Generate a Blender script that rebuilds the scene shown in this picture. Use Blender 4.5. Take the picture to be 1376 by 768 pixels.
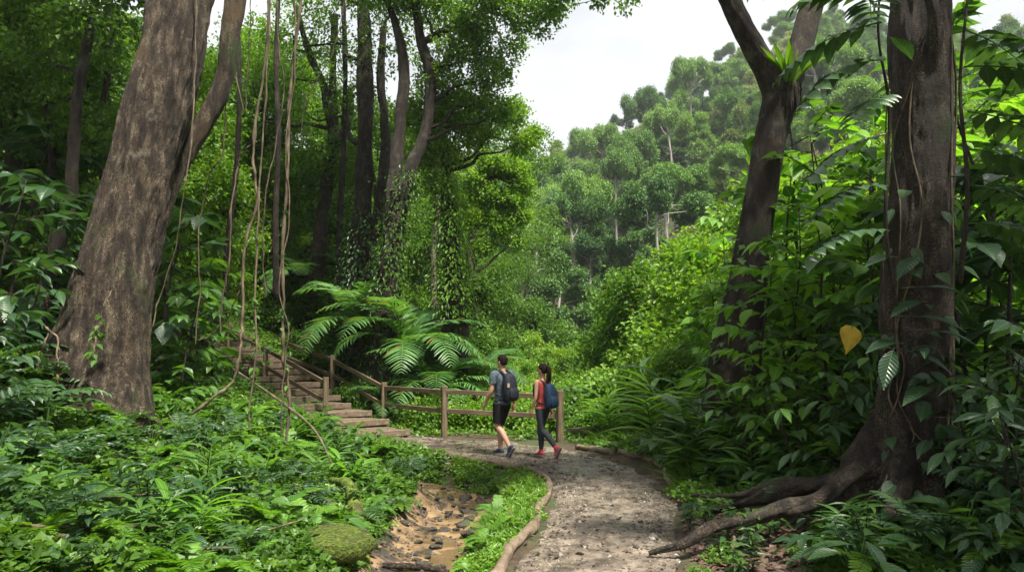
import bpy, math, random
import numpy as np
from mathutils import Vector, Matrix
for o in list(bpy.data.objects): bpy.data.objects.remove(o)
SC = bpy.context.scene
C = SC.collection
R = math.radians
# ---------------------------------------------------------------- camera
FPX, CX, CY, HZ, EYE = 917.0, 688.0, 384.0, 475.0, 1.75      # photo pixels
PITCH = math.atan((HZ - CY) / FPX)
cam = bpy.data.cameras.new('camera'); cam.sensor_width = 36; cam.lens = 36 * FPX / 1376
cam.clip_start = .05; cam.clip_end = 3000
camo = bpy.data.objects.new('camera', cam); C.objects.link(camo)
camo.location = (0, 0, EYE); camo.rotation_euler = (R(90) + PITCH, 0, 0)
SC.camera = camo
# ---------------------------------------------------------------- world, sun, exposure
SUN_EL, SUN_AZ = 64, 140       # azimuth measured from +Y (view direction) towards +X (right)
w = bpy.data.worlds.new('World'); SC.world = w; w.use_nodes = True
nt = w.node_tree; nt.nodes.clear(); N = nt.nodes.new; L = nt.links.new
out = N('ShaderNodeOutputWorld'); bg = N('ShaderNodeBackground'); bg.inputs[1].default_value = .10
sky = N('ShaderNodeTexSky'); sky.sky_type = 'NISHITA'; sky.sun_disc = False
sky.sun_elevation = R(SUN_EL); sky.sun_rotation = R(SUN_AZ); sky.air_density = 1.0; sky.dust_density = 2.5
tc = N('ShaderNodeTexCoord'); mp = N('ShaderNodeMapping'); mp.inputs['Scale'].default_value = (1, 1, 2.4)
n1 = N('ShaderNodeTexNoise'); n1.inputs['Scale'].default_value = 2.6; n1.inputs['Detail'].default_value = 7; n1.inputs['Roughness'].default_value = .52
L(tc.outputs['Generated'], mp.inputs[0]); L(mp.outputs[0], n1.inputs['Vector'])
cr = N('ShaderNodeValToRGB'); e = cr.color_ramp.elements      # the overcast cloud deck, bright and dim parts
e[0].position = .30; e[0].color = (.58, .605, .64, 1); e[1].position = .62; e[1].color = (.93, .945, .955, 1)
L(n1.outputs['Fac'], cr.inputs[0])
sc_ = N('ShaderNodeVectorMath'); sc_.operation = 'SCALE'; sc_.inputs['Scale'].default_value = 5.2
L(cr.outputs[0], sc_.inputs[0])
mx = N('ShaderNodeMix'); mx.data_type = 'RGBA'; mx.inputs[0].default_value = .95
L(sky.outputs[0], mx.inputs['A']); L(sc_.outputs[0], mx.inputs['B'])
L(mx.outputs['Result'], bg.inputs[0]); L(bg.outputs[0], out.inputs[0])
sl = bpy.data.lights.new('sun', 'SUN'); sl.energy = 5.0; sl.angle = R(6); sl.color = (1, .95, .84)
so = bpy.data.objects.new('sun', sl); C.objects.link(so); so.location = (20, 20, 60)
sd = Vector((math.sin(R(SUN_AZ)) * math.cos(R(SUN_EL)), math.cos(R(SUN_AZ)) * math.cos(R(SUN_EL)), math.sin(R(SUN_EL))))
so.rotation_euler = sd.to_track_quat('Z', 'Y').to_euler()
vs = SC.view_settings; vs.view_transform = 'Standard'; vs.look = 'None'; vs.gamma = 1; vs.use_curve_mapping = False
vs.exposure = 1.25
HAZE = .00036
cy = SC.cycles
cy.max_bounces = 7; cy.diffuse_bounces = 4; cy.glossy_bounces = 2; cy.transmission_bounces = 4; cy.volume_bounces = 0
cy.caustics_reflective = False; cy.caustics_refractive = False
cy.use_denoising = True; cy.sample_clamp_indirect = 4
cy.use_adaptive_sampling = True; cy.adaptive_threshold = .02
SC.render.film_transparent = False
# ---------------------------------------------------------------- pixel helpers (photo pixels -> world)
_c, _s = math.cos(PITCH), math.sin(PITCH)
def ray(px, py):
    x, y = (px - CX) / FPX, -(py - CY) / FPX
    return Vector((x, _c - y * _s, _s + y * _c))
def at(px, py, d):
    r = ray(px, py); return Vector((0, 0, EYE)) + r * (d / r.y)
def sst(a, b, x):
    t = np.clip((x - a) / (b - a), 0, 1); return t * t * (3 - 2 * t)
# ---------------------------------------------------------------- terrain height
CP = np.array([
 (.3,-3,0),(.4,0,0),(.5,3,0),(.5,5.5,0),(.9,7,0),(1.2,8.7,0),(.9,10.5,0),(0,12.2,0),(-1.3,13.2,0),(-2.6,14.2,0),(1.9,6,.02),(2.2,9,.02),
 (0,15.2,-.03),(2,14,.0),(-1,20,-.5),(3,20,-.7),(0,30,-1.5),(8,30,.3),(-8,30,4.2),(5,14,.5),(1.5,12.6,.0),
 (-3.0,14.4,.02),(-5.2,17.0,.78),(-7.2,18.8,1.62),(-9.2,20.6,2.8),(-4.3,15.4,.3),(-6.3,17.1,.95),(-7.8,18.2,1.5),(-4.7,18.2,.58),(-3.1,16.8,.12),(-6.4,20,1.5),
 (-1.9,8,.12),(-2.2,11,.06),(-2.6,13,.08),(-3.5,6,.56),(-5.2,8.7,1.12),(-3.6,9,.5),(-3.8,12.3,.36),(-4.5,12.5,.7),(-5.2,12.5,1.05),(-6.2,12.5,1.45),(-8,9,2.0),(-12,10,3.4),(-3,3,.6),(-7,14.5,1.7),(-6,4,1.5),(-9.5,16,2.4),(-14,20,4.6),
 (-3,-1,.4),(3.4,6,.35),(3.76,6.3,.5),(4,9,.5),(6,7,1.0),(3.0,3,.3),(3,0,.3),(3.3,10,.55),(8,12,1.4),(12,12,2.6),(14,20,3.4),(2.9,8,.15),(-16,2,4.2),(14,2,3)], float)
def _U(r2): return np.where(r2 > 1e-9, r2 * np.log(r2 + 1e-12), 0)
_n = len(CP); _K = _U(((CP[:, None, :2] - CP[None, :, :2])**2).sum(-1)) + np.eye(_n) * .08
_Pm = np.c_[np.ones(_n), CP[:, :2]]
_A = np.block([[_K, _Pm], [_Pm.T, np.zeros((3, 3))]])
_wt = np.linalg.solve(_A, np.r_[CP[:, 2], 0, 0, 0])
GUL = np.array([(-.8, 2), (-.88, 5), (-.88, 6.6), (-.85, 8), (-.68, 9.5), (-.72, 10.2), (-1.3, 10.9), (-2.1, 11.4)], float)
def segdist(x, y, poly):
    best = np.full(np.shape(x), 1e9)
    for a, b in zip(poly[:-1], poly[1:]):
        d = b - a; t = np.clip(((x - a[0]) * d[0] + (y - a[1]) * d[1]) / (d @ d), 0, 1)
        best = np.minimum(best, np.hypot(x - a[0] - t * d[0], y - a[1] - t * d[1]))
    return best
def vnoise(x, y, s=1.0):
    return (np.sin(x * 1.7 * s + 1.3 * np.sin(y * 1.1 * s)) + np.sin(y * 2.3 * s + 1.7 * np.sin(x * .9 * s + 2)) + .6 * np.sin((x + y) * 3.7 * s + 1)) / 2.6
EU = np.array([-1.2, -.4, -.1, .057, .12, .18, .26, .34, .5, .75, 1.5]); EE = np.array([.18, .2, .20, .235, .26, .305, .385, .435, .48, .50, .4])
def ground_h(x, y):
    x = np.asarray(x, float); y = np.asarray(y, float); sh = np.broadcast(x, y).shape
    X = np.broadcast_to(x, sh).ravel(); Y = np.broadcast_to(y, sh).ravel()
    xc = np.clip(X, -22, 22); yc = np.clip(Y, -6, 36)
    z = np.zeros(len(X))
    for i in range(0, len(X), 20000):
        a, b = xc[i:i+20000], yc[i:i+20000]
        z[i:i+20000] = _U((a[:, None] - CP[None, :, 0])**2 + (b[:, None] - CP[None, :, 1])**2) @ _wt[:_n] + _wt[_n] + _wt[_n+1] * a + _wt[_n+2] * b
    base = -1.5 + .27 * np.clip(-X - 2, 0, 60) + .2 * np.clip(X - 9, 0, 40)
    u = X / np.maximum(Y, 8); E = np.interp(u, EU, EE); t = np.clip((Y - 42) / 175, 0, 1.25)
    hill = -3 + E * 217 * np.where(t < 1, t**1.12, 1 - (t - 1) * 1.2) + 3.5 * vnoise(X, Y, .045) * t
    far = np.maximum(base, hill) 
    k = sst(15, 30, np.hypot(X * .9, np.maximum(Y - 10, 0)))
    z = z * (1 - k) + far * k
    gd = segdist(X, Y, GUL)
    z -= .36 * np.exp(-(gd / .58)**4) * (Y > -2)
    pd = np.clip(segdist(X, Y, GUL), 0, 3)
    z += .035 * vnoise(X, Y, 2.1) * sst(.4, 1.2, np.abs(X - .9)) * sst(3, 1, np.abs(z) * 0)
    return z.reshape(sh) if sh else float(z[0])
def gh(x, y): return float(ground_h(np.array([x]), np.array([y]))[0])
_td = np.concatenate([np.arange(2.5, 40, .12), np.arange(40, 320, 1.5)])
def gp(px, py):                      # the ground point seen at a photo pixel
    r = ray(px, py); t = _td / r.y
    z = EYE + r.z * t; h = ground_h(r.x * t, r.y * t)
    i = int(np.argmax(z < h)) if (z < h).any() else len(t) - 1
    return Vector((r.x * t[i], r.y * t[i], float(h[i])))
# ---------------------------------------------------------------- mesh builder
def nz(v): return v / (np.linalg.norm(v, axis=-1, keepdims=True) + 1e-12)
class MB:
    def __init__(s): s.V = []; s.F = []; s.n = 0; s.A = []; s.mi = []
    def add(s, V, F, uv=None, mi=0):        # F: list of (m,k) int arrays
        V = np.asarray(V, float).reshape(-1, 3)
        s.V.append(V); s.A.append(np.zeros((len(V), 3)) if uv is None else uv)
        for f in (F if isinstance(F, list) else [F]):
            f = np.asarray(f, int); s.F.append(f + s.n); s.mi.append(np.full(len(f), mi))
        s.n += len(V); return s
    def mesh(s, name, mats, smooth=True):
        me = bpy.data.meshes.new(name); V = np.concatenate(s.V).astype(np.float32)
        me.vertices.add(len(V)); me.vertices.foreach_set('co', V.ravel())
        tot = np.concatenate([np.full(len(f), f.shape[1]) for f in s.F]); lp = np.concatenate([f.ravel() for f in s.F])
        me.loops.add(len(lp)); me.loops.foreach_set('vertex_index', lp.astype(np.int32))
        me.polygons.add(len(tot)); st = np.r_[0, np.cumsum(tot)[:-1]]
        me.polygons.foreach_set('loop_start', st.astype(np.int32)); me.polygons.foreach_set('loop_total', tot.astype(np.int32))
        for m in (mats if isinstance(mats, (list, tuple)) else [mats]): me.materials.append(m)
        me.polygons.foreach_set('material_index', np.concatenate(s.mi).astype(np.int32))
        me.polygons.foreach_set('use_smooth', np.full(len(tot), bool(smooth)))
        at_ = me.attributes.new('luv', 'FLOAT_VECTOR', 'POINT'); at_.data.foreach_set('vector', np.concatenate(s.A).astype(np.float32).ravel())
        me.update(calc_edges=True); me.validate(); return me
def link(name, me, parent=None, loc=None, rot=None, scale=None):
    o = bpy.data.objects.new(name, me); C.objects.link(o)
    if parent: o.parent = parent
    if loc is not None: o.location = loc
    if rot is not None: o.rotation_euler = rot
    if scale is not None: o.scale = scale if hasattr(scale, '__len__') else (scale,) * 3
    return o
def tag(o, label=None, cat=None, group=None, kind=None):
    for k, v in (('label', label), ('category', cat), ('group', group), ('kind', kind)):
        if v: o[k] = v
    return o
def thing(name, label, cat, loc=(0, 0, 0), rz=0, group=None, scale=None, rot=None):
    o = link(name, None, None, loc, rot or (0, 0, rz), scale); o.empty_display_size = .2
    return tag(o, label, cat, group)
def dup(root, loc, rot, scale, label=None, group=None):
    r = root.copy(); C.objects.link(r); r.location = loc; r.rotation_euler = rot; r.scale = scale
    if label: r['label'] = label
    if group: r['group'] = group
    for ch in list(root.children):
        c = ch.copy(); C.objects.link(c); c.parent = r
    return r
# ---------------------------------------------------------------- leaf templates: x width, y length, z up
def tmpl(ws, droop=.15, fold=.12, ys=None):
    n = len(ws); ys = ys if ys is not None else np.linspace(0, 1, n)
    V = []; 
    for i, (y, wd) in enumerate(zip(ys, ws)):
        z = -droop * y * y
        V += [(-wd, y, z + fold * wd), (0, y, z), (wd, y, z + fold * wd)]
    F = []
    for i in range(n - 1):
        a = 3 * i; F += [(a, a+1, a+4, a+3), (a+1, a+2, a+5, a+4)]
    V = np.array(V); return V, np.array(F), np.c_[V[:, 0] / max(ws), V[:, 1], V[:, 1] * 0]
def rhomb(w=.32, fold=.1, droop=.06):
    V = np.array([(0, 0, 0), (-w, .42, fold), (0, 1, -droop), (w, .42, fold)])
    return V, np.array([(0, 3, 2), (0, 2, 1)]), np.c_[V[:, 0] / w, V[:, 1], V[:, 1] * 0]
T_R = rhomb(); T_RN = rhomb(.2); T_RW = rhomb(.42, .08)
T_OV = tmpl([.015, .2, .30, .29, .2, .09, .004], .22, .25, np.array([0, .14, .34, .55, .75, .91, 1.08]))
T_EL = tmpl([.012, .12, .19, .17, .08, .002], .3, .3, np.array([0, .2, .45, .68, .88, 1.05]))
T_LA = tmpl([.02, .06, .085, .085, .07, .04, .002], .45, .4)
T_ST = tmpl([.02, .035, .03, .003], .35, .5)
T_HT = tmpl([.16, .38, .42, .33, .2, .08, .003], .2, .18, np.array([-.12, .08, .28, .5, .72, .9, 1.08]))
def leaves(mb, T, P, D, U, S, W=None, mi=0):
    """P base points, D length direction, U rough up, S length, W width factor"""
    P = np.asarray(P, float); m = len(P)
    if not m: return
    D = nz(np.asarray(D, float)); X = nz(np.cross(D, np.asarray(U, float))); Z = nz(np.cross(X, D))
    S = np.broadcast_to(S, (m,))[:, None, None]; W = np.ones((m, 1, 1)) if W is None else np.broadcast_to(W, (m,))[:, None, None]
    V, F, uv = T; k = len(V)
    O = P[:, None] + S * (W * V[None, :, 0:1] * X[:, None] + V[None, :, 1:2] * D[:, None] + V[None, :, 2:3] * Z[:, None])
    FF = (F[None] + (np.arange(m) * k)[:, None, None]).reshape(-1, F.shape[1])
    mb.add(O.reshape(-1, 3), FF, np.tile(uv, (m, 1)), mi)
def crom(P, n):                     # Catmull-Rom through P, n samples per segment
    P = np.asarray(P, float); Q = np.vstack([2 * P[0] - P[1], P, 2 * P[-1] - P[-2]]); o = []
    for i in range(1, len(Q) - 2):
        for t in np.linspace(0, 1, n, endpoint=False):
            a, b, c, d = Q[i-1], Q[i], Q[i+1], Q[i+2]
            o.append(.5 * ((2*b) + (c-a)*t + (2*a-5*b+4*c-d)*t*t + (-a+3*b-3*c+d)*t**3))
    o.append(P[-1]); return np.array(o)
def hsh(i, j, k): 
    n = (i * 374761393 + j * 668265263 + k * 2147483647 // 7 * 3) & 0xffffffff; n = ((n ^ (n >> 13)) * 1274126177) & 0xffffffff
    return ((n ^ (n >> 16)) & 0xffff) / 65535.0
def vn3(P):
    I = np.floor(P).astype(np.int64); f = P - I; f = f * f * (3 - 2 * f); r = 0
    for a in (0, 1):
        for b in (0, 1):
            for c in (0, 1):
                r = r + hsh(I[..., 0]+a, I[..., 1]+b, I[..., 2]+c) * (f[..., 0] if a else 1-f[..., 0]) * (f[..., 1] if b else 1-f[..., 1]) * (f[..., 2] if c else 1-f[..., 2])
    return r
def barkify(V, P, amp=.02, sc=(13, 13, 3.2)):
    """real ridges and furrows running along a trunk"""
    rel = V - P[:, None]; rad = np.linalg.norm(rel, axis=-1, keepdims=True); th = np.arctan2(rel[..., 1], rel[..., 0])
    Q = np.stack([np.cos(th) * rad[..., 0].mean(), np.sin(th) * rad[..., 0].mean(), V[..., 2]], -1) * np.array(sc); d = 0
    for o in range(4): d = d + (1 - np.abs(2 * vn3(Q * 1.9**o + 7.3 * o + 50) - 1)) * .55**o
    big = vn3(V * np.array([2.2, 2.2, 1.1]) + 90) - .5
    return V + rel / (rad + 1e-9) * (amp * (d[..., None] - 1.1) + amp * 2.6 * big[..., None])
def tube(mb, P, rad, ns=8, sub=4, wob=0.0, rng=None, mi=0, cap=True, lobes=None, bark=0):
    P = np.asarray(P, float); rad = np.asarray(rad, float)
    if sub > 1:
        pr = crom(np.c_[P, rad], sub); P, rad = pr[:, :3], np.maximum(pr[:, 3], .0005)
    n = len(P); T = nz(np.gradient(P, axis=0))
    ref = np.array([1., .13, .07]) if abs(T[0][0]) < .8 else np.array([0, 1., .1])
    A = nz(np.cross(T, ref)); B = np.cross(T, A)      # near-parallel frame for gently bending tubes
    for i in range(1, n):
        a = A[i-1] - T[i] * (A[i-1] @ T[i]); A[i] = a / (np.linalg.norm(a) + 1e-9); B[i] = np.cross(T[i], A[i])
    th = np.linspace(0, 2*np.pi, ns, endpoint=False)
    rr = np.repeat(rad[:, None], ns, 1)
    if wob:
        s_ = np.r_[0, np.cumsum(np.linalg.norm(np.diff(P, axis=0), axis=1))][:, None]; ph = (rng or np.random.default_rng(1)).uniform(0, 6, 6)
        k = 1 / max(rad.mean(), .01)
        rr = rr * (1 + wob * (np.sin(2*th + ph[0] + s_*k*.35) + .7*np.sin(3*th + ph[1] - s_*k*.5) + .5*np.sin(5*th + ph[2] + s_*k*.9) + .35*np.sin(9*th+ph[3]+s_*k*1.9) + .5*np.sin(th+ph[4]+s_*k*.8)))
    V = P[:, None] + rr[..., None] * (np.cos(th)[None, :, None] * A[:, None] + np.sin(th)[None, :, None] * B[:, None])
    if lobes is not None: V = lobes(V, P)
    if bark: V = barkify(V, P, bark)
    i, j = np.meshgrid(np.arange(n-1), np.arange(ns), indexing='ij'); j2 = (j + 1) % ns
    F = np.stack([i*ns+j, i*ns+j2, (i+1)*ns+j2, (i+1)*ns+j], -1).reshape(-1, 4)
    V = V.reshape(-1, 3); Fs = [F]
    if cap:
        V = np.vstack([V, P[0], P[-1]]); a, b = len(V)-2, len(V)-1; jj = np.arange(ns); j2 = (jj+1) % ns
        Fs += [np.stack([np.full(ns, a), j2, jj], -1), np.stack([np.full(ns, b), (n-1)*ns+jj, (n-1)*ns+j2], -1)]
    uv = np.zeros((len(V), 3)); uv[:n*ns, 0] = np.tile(th, n); uv[:n*ns, 1] = np.repeat(np.arange(n), ns)
    mb.add(V, Fs, uv, mi); return P
# ---------------------------------------------------------------- materials
def newmat(name):
    m = bpy.data.materials.new(name); m.use_nodes = True; t = m.node_tree; t.nodes.clear()
    return m, t, t.nodes.new, t.links.new
def ramp(N, cols):
    r = N('ShaderNodeValToRGB'); e = r.color_ramp.elements
    while len(e) < len(cols): e.new(.5)
    for k, (p, c) in enumerate(cols): e[k].position = p; e[k].color = (*c, 1)
    return r
def leafmat(name, dark, mid, light, trans=.38, orand=.42, rough=.42, veins=False, clump=.35, spec=.35, brown=0.0, cs=.8):
    dark, mid, light = [(c[0] * 1.3, c[1] * 1.04, c[2] * 1.35) for c in (dark, mid, light)]
    m, t, N, L = newmat(name)
    o = N('ShaderNodeOutputMaterial'); g = N('ShaderNodeNewGeometry'); oi = N('ShaderNodeObjectInfo'); tc = N('ShaderNodeTexCoord')
    nn = N('ShaderNodeTexNoise'); nn.inputs['Scale'].default_value = cs; nn.inputs['Detail'].default_value = 2; L(tc.outputs['Object'], nn.inputs['Vector'])
    a = N('ShaderNodeMath'); a.operation = 'MULTIPLY_ADD'; L(nn.outputs['Fac'], a.inputs[0]); a.inputs[1].default_value = clump * 2; a.inputs[2].default_value = -clump
    b = N('ShaderNodeMath'); b.operation = 'MULTIPLY_ADD'; L(g.outputs['Random Per Island'], b.inputs[0]); b.inputs[1].default_value = .62; L(a.outputs[0], b.inputs[2])
    c = N('ShaderNodeMath'); c.operation = 'MULTIPLY_ADD'; L(oi.outputs['Random'], c.inputs[0]); c.inputs[1].default_value = orand; L(b.outputs[0], c.inputs[2])
    r = ramp(N, [(0, dark), (.5, mid), (1, light)]); L(c.outputs[0], r.inputs[0]); col = r.outputs[0]
    if brown:
        gt = N('ShaderNodeMath'); gt.operation = 'GREATER_THAN'; L(g.outputs['Random Per Island'], gt.inputs[0]); gt.inputs[1].default_value = 1 - brown
        mb_ = N('ShaderNodeMix'); mb_.data_type = 'RGBA'; L(gt.outputs[0], mb_.inputs[0]); L(col, mb_.inputs['A']); mb_.inputs['B'].default_value = (.16, .12, .03, 1); col = mb_.outputs['Result']
    bs = N('ShaderNodeBsdfPrincipled'); bs.inputs['Roughness'].default_value = rough; bs.inputs['Specular IOR Level'].default_value = spec
    if veins:
        at_ = N('ShaderNodeAttribute'); at_.attribute_name = 'luv'; sp = N('ShaderNodeSeparateXYZ'); L(at_.outputs['Vector'], sp.inputs[0])
        ab = N('ShaderNodeMath'); ab.operation = 'ABSOLUTE'; L(sp.outputs[0], ab.inputs[0])
        q = N('ShaderNodeMath'); q.operation = 'MULTIPLY_ADD'; L(ab.outputs[0], q.inputs[0]); q.inputs[1].default_value = -.22; L(sp.outputs[1], q.inputs[2])
        s2 = N('ShaderNodeMath'); s2.operation = 'MULTIPLY'; L(q.outputs[0], s2.inputs[0]); s2.inputs[1].default_value = 62
        s3 = N('ShaderNodeMath'); s3.operation = 'SINE'; L(s2.outputs[0], s3.inputs[0])
        mid_ = N('ShaderNodeMapRange'); L(ab.outputs[0], mid_.inputs[0]); mid_.inputs[1].default_value = 0; mid_.inputs[2].default_value = .09; mid_.inputs[3].default_value = 1; mid_.inputs[4].default_value = 0
        v2 = N('ShaderNodeMapRange'); L(s3.outputs[0], v2.inputs[0]); v2.inputs[1].default_value = .8; v2.inputs[2].default_value = 1; v2.inputs[3].default_value = 0; v2.inputs[4].default_value = .45
        mxx = N('ShaderNodeMath'); mxx.operation = 'MAXIMUM'; L(mid_.outputs[0], mxx.inputs[0]); L(v2.outputs[0], mxx.inputs[1])
        m2 = N('ShaderNodeMix'); m2.data_type = 'RGBA'; L(mxx.outputs[0], m2.inputs[0]); L(col, m2.inputs['A'])
        m2.inputs['B'].default_value = tuple(min(1, x * 1.05 + .01) for x in light) + (1,); col = m2.outputs['Result']
        bu = N('ShaderNodeBump'); bu.inputs['Strength'].default_value = .5; bu.inputs['Distance'].default_value = .004; L(s3.outputs[0], bu.inputs['Height']); L(bu.outputs[0], bs.inputs['Normal'])
    L(col, bs.inputs['Base Color'])
    tr = N('ShaderNodeBsdfTranslucent'); hv = N('ShaderNodeVectorMath'); hv.operation = 'MULTIPLY'; hv.inputs[1].default_value = (1.65, 1.65, .6); L(col, hv.inputs[0]); L(hv.outputs[0], tr.inputs[0])
    ms = N('ShaderNodeMixShader'); ms.inputs[0].default_value = trans; L(bs.outputs[0], ms.inputs[1]); L(tr.outputs[0], ms.inputs[2]); L(ms.outputs[0], o.inputs[0])
    return m
def surfmat(name, cols, scale=(4, 4, 4), detail=8, rough=(.8, .8), bump=.02, bscale=None, second=None, distort=.0, coords='Object', spec=.4, cracks=None, ruf_scale=1.2):
    """noise coloured surface; second = (colour, scale, threshold lo, hi) is a patchy second colour (moss, lichen, mud)"""
    m, t, N, L = newmat(name)
    o = N('ShaderNodeOutputMaterial'); bs = N('ShaderNodeBsdfPrincipled'); tc = N('ShaderNodeTexCoord')
    mp = N('ShaderNodeMapping'); mp.inputs['Scale'].default_value = scale; L(tc.outputs[coords], mp.inputs[0])
    n = N('ShaderNodeTexNoise'); n.inputs['Scale'].default_value = 1; n.inputs['Detail'].default_value = detail; n.inputs['Roughness'].default_value = .62; n.inputs['Distortion'].default_value = distort; L(mp.outputs[0], n.inputs[0])
    r = ramp(N, cols); L(n.outputs['Fac'], r.inputs[0]); col = r.outputs[0]; hgt = n.outputs['Fac']
    if cracks:
        vo = N('ShaderNodeTexVoronoi'); vo.feature = 'DISTANCE_TO_EDGE'; mp2 = N('ShaderNodeMapping'); mp2.inputs['Scale'].default_value = cracks
        nd = N('ShaderNodeVectorMath'); nd.operation = 'MULTIPLY_ADD'; L(n.outputs['Color'], nd.inputs[0]); nd.inputs[1].default_value = (.12, .12, .12); L(tc.outputs[coords], nd.inputs[2])
        L(nd.outputs[0], mp2.inputs[0]); L(mp2.outputs[0], vo.inputs['Vector'])
        mr = N('ShaderNodeMapRange'); L(vo.outputs['Distance'], mr.inputs[0]); mr.inputs[2].default_value = .16
        mm = N('ShaderNodeMix'); mm.data_type = 'RGBA'; L(mr.outputs[0], mm.inputs[0]); mm.inputs['A'].default_value = (*[x * .45 for x in cols[0][1]], 1); L(col, mm.inputs['B']); col = mm.outputs['Result']
        ad = N('ShaderNodeMath'); ad.operation = 'MULTIPLY_ADD'; L(mr.outputs[0], ad.inputs[0]); ad.inputs[1].default_value = .55; L(n.outputs['Fac'], ad.inputs[2]); hgt = ad.outputs[0]
    for sec in ([second] if second and not isinstance(second, list) else (second or [])):
        n2 = N('ShaderNodeTexNoise'); n2.inputs['Scale'].default_value = sec[1]; n2.inputs['Detail'].default_value = 6; n2.inputs['Roughness'].default_value = .65; L(tc.outputs[coords], n2.inputs[0])
        mr2 = N('ShaderNodeMapRange'); L(n2.outputs['Fac'], mr2.inputs[0]); mr2.inputs[1].default_value = sec[2]; mr2.inputs[2].default_value = sec[3]
        m3 = N('ShaderNodeMix'); m3.data_type = 'RGBA'; L(mr2.outputs[0], m3.inputs[0]); L(col, m3.inputs['A']); m3.inputs['B'].default_value = (*sec[0], 1); col = m3.outputs['Result']
    L(col, bs.inputs['Base Color']); bs.inputs['Specular IOR Level'].default_value = spec
    if rough[0] != rough[1]:
        n4 = N('ShaderNodeTexNoise'); n4.inputs['Scale'].default_value = ruf_scale; n4.inputs['Detail'].default_value = 4; L(tc.outputs[coords], n4.inputs[0])
        m4 = N('ShaderNodeMapRange'); L(n4.outputs['Fac'], m4.inputs[0]); m4.inputs[1].default_value = .42; m4.inputs[2].default_value = .62; m4.inputs[3].default_value = rough[0]; m4.inputs[4].default_value = rough[1]; L(m4.outputs[0], bs.inputs['Roughness'])
    else: bs.inputs['Roughness'].default_value = rough[0]
    if bump:
        bu = N('ShaderNodeBump'); bu.inputs['Strength'].default_value = 1; bu.inputs['Distance'].default_value = bump; L(hgt, bu.inputs['Height']); L(bu.outputs[0], bs.inputs['Normal'])
    L(bs.outputs[0], o.inputs[0]); return m
M = {}
M['leaf_canopy'] = leafmat('leaf_canopy', (.028, .08, .012), (.062, .165, .02), (.13, .29, .03), .42, rough=.42)
M['leaf_bright'] = leafmat('leaf_bright', (.045, .13, .012), (.10, .25, .02), (.21, .38, .035), .42, rough=.45)
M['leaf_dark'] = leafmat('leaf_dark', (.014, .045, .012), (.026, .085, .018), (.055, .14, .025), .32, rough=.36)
M['leaf_hill_a'] = leafmat('leaf_hill_deep', (.014, .055, .014), (.032, .11, .022), (.07, .18, .03), .2, rough=.6, cs=.25, orand=.75)
M['leaf_hill_b'] = leafmat('leaf_hill_pale', (.03, .10, .02), (.07, .19, .03), (.14, .30, .05), .22, rough=.6, cs=.25, orand=.75)
M['leaf_hill_d'] = leafmat('leaf_hill_cream', (.07, .13, .035), (.13, .22, .06), (.21, .31, .10), .25, rough=.6, cs=.25, orand=.75)
M['leaf_hill_c'] = leafmat('leaf_hill_olive', (.045, .10, .02), (.10, .19, .035), (.20, .29, .08), .22, rough=.6, cs=.25, orand=.75)
M['leaf_near'] = leafmat('leaf_near', (.02, .065, .015), (.045, .14, .02), (.10, .26, .03), .38, rough=.33, veins=True, spec=.5)
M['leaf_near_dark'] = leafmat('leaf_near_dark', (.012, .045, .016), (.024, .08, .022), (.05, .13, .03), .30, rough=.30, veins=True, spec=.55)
M['leaf_lime'] = leafmat('leaf_lime', (.05, .17, .014), (.10, .29, .022), (.18, .40, .035), .45, rough=.38, veins=True)
M['leaf_herb'] = leafmat('leaf_herb', (.035, .10, .012), (.075, .20, .018), (.15, .33, .03), .38, rough=.42, brown=.03)
M['leaf_palm'] = leafmat('leaf_palm', (.035, .12, .028), (.07, .20, .042), (.13, .29, .07), .38, rough=.42, brown=.03, spec=.35)
M['leaf_fern'] = leafmat('leaf_fern', (.035, .12, .015), (.08, .22, .02), (.14, .33, .03), .42, rough=.45)
M['leaf_litter'] = leafmat('leaf_litter', (.028, .022, .013), (.075, .058, .033), (.17, .14, .08), .1, rough=.6)
M['leaf_yellow'] = leafmat('leaf_yellow', (.16, .10, .015), (.30, .24, .025), (.40, .34, .04), .4, rough=.5, veins=True, cs=9, clump=.9)
M['bark_red'] = surfmat('bark_brown_furrowed', [(.36, (.022, .014, .009)), (.5, (.09, .061, .038)), (.64, (.27, .205, .135))], (11, 11, 2.6), 10, (.85, .85), .11,
    second=[((.28, .25, .19), 3.4, .60, .72), ((.11, .07, .03), 1.7, .55, .68), ((.05, .075, .015), 1.3, .56, .68)], cracks=(19, 19, 5))
M['bark_dark'] = surfmat('bark_dark_damp', [(.3, (.014, .010, .007)), (.5, (.058, .040, .027)), (.7, (.15, .115, .08))], (9, 9, 3), 9, (.7, .9), .06,
    second=[((.13, .12, .09), 3, .56, .72), ((.035, .055, .012), 1.6, .58, .7)], cracks=(16, 16, 6))
M['bark_grey'] = surfmat('bark_grey_mottled', [(.3, (.04, .032, .024)), (.55, (.11, .09, .068)), (.8, (.24, .21, .17))], (6, 6, 2), 8, (.85, .85), .02,
    second=[((.035, .06, .012), 1.4, .52, .66)])
M['bark_pale'] = surfmat('bark_pale', [(.3, (.2, .18, .15)), (.7, (.42, .39, .34))], (2, 2, .6), 5, (.9, .9), .01)
M['liana'] = surfmat('liana_bark', [(.35, (.035, .025, .015)), (.55, (.115, .085, .053)), (.75, (.24, .19, .125))], (12, 12, 5), 6, (.85, .85), .006, second=((.06, .08, .02), 2.5, .6, .7))
M['root'] = surfmat('root_bark', [(.3, (.022, .016, .010)), (.5, (.085, .062, .04)), (.75, (.19, .15, .10))], (9, 9, 9), 8, (.7, .9), .015, second=[((.05, .085, .012), 2.6, .54, .66)])
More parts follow.
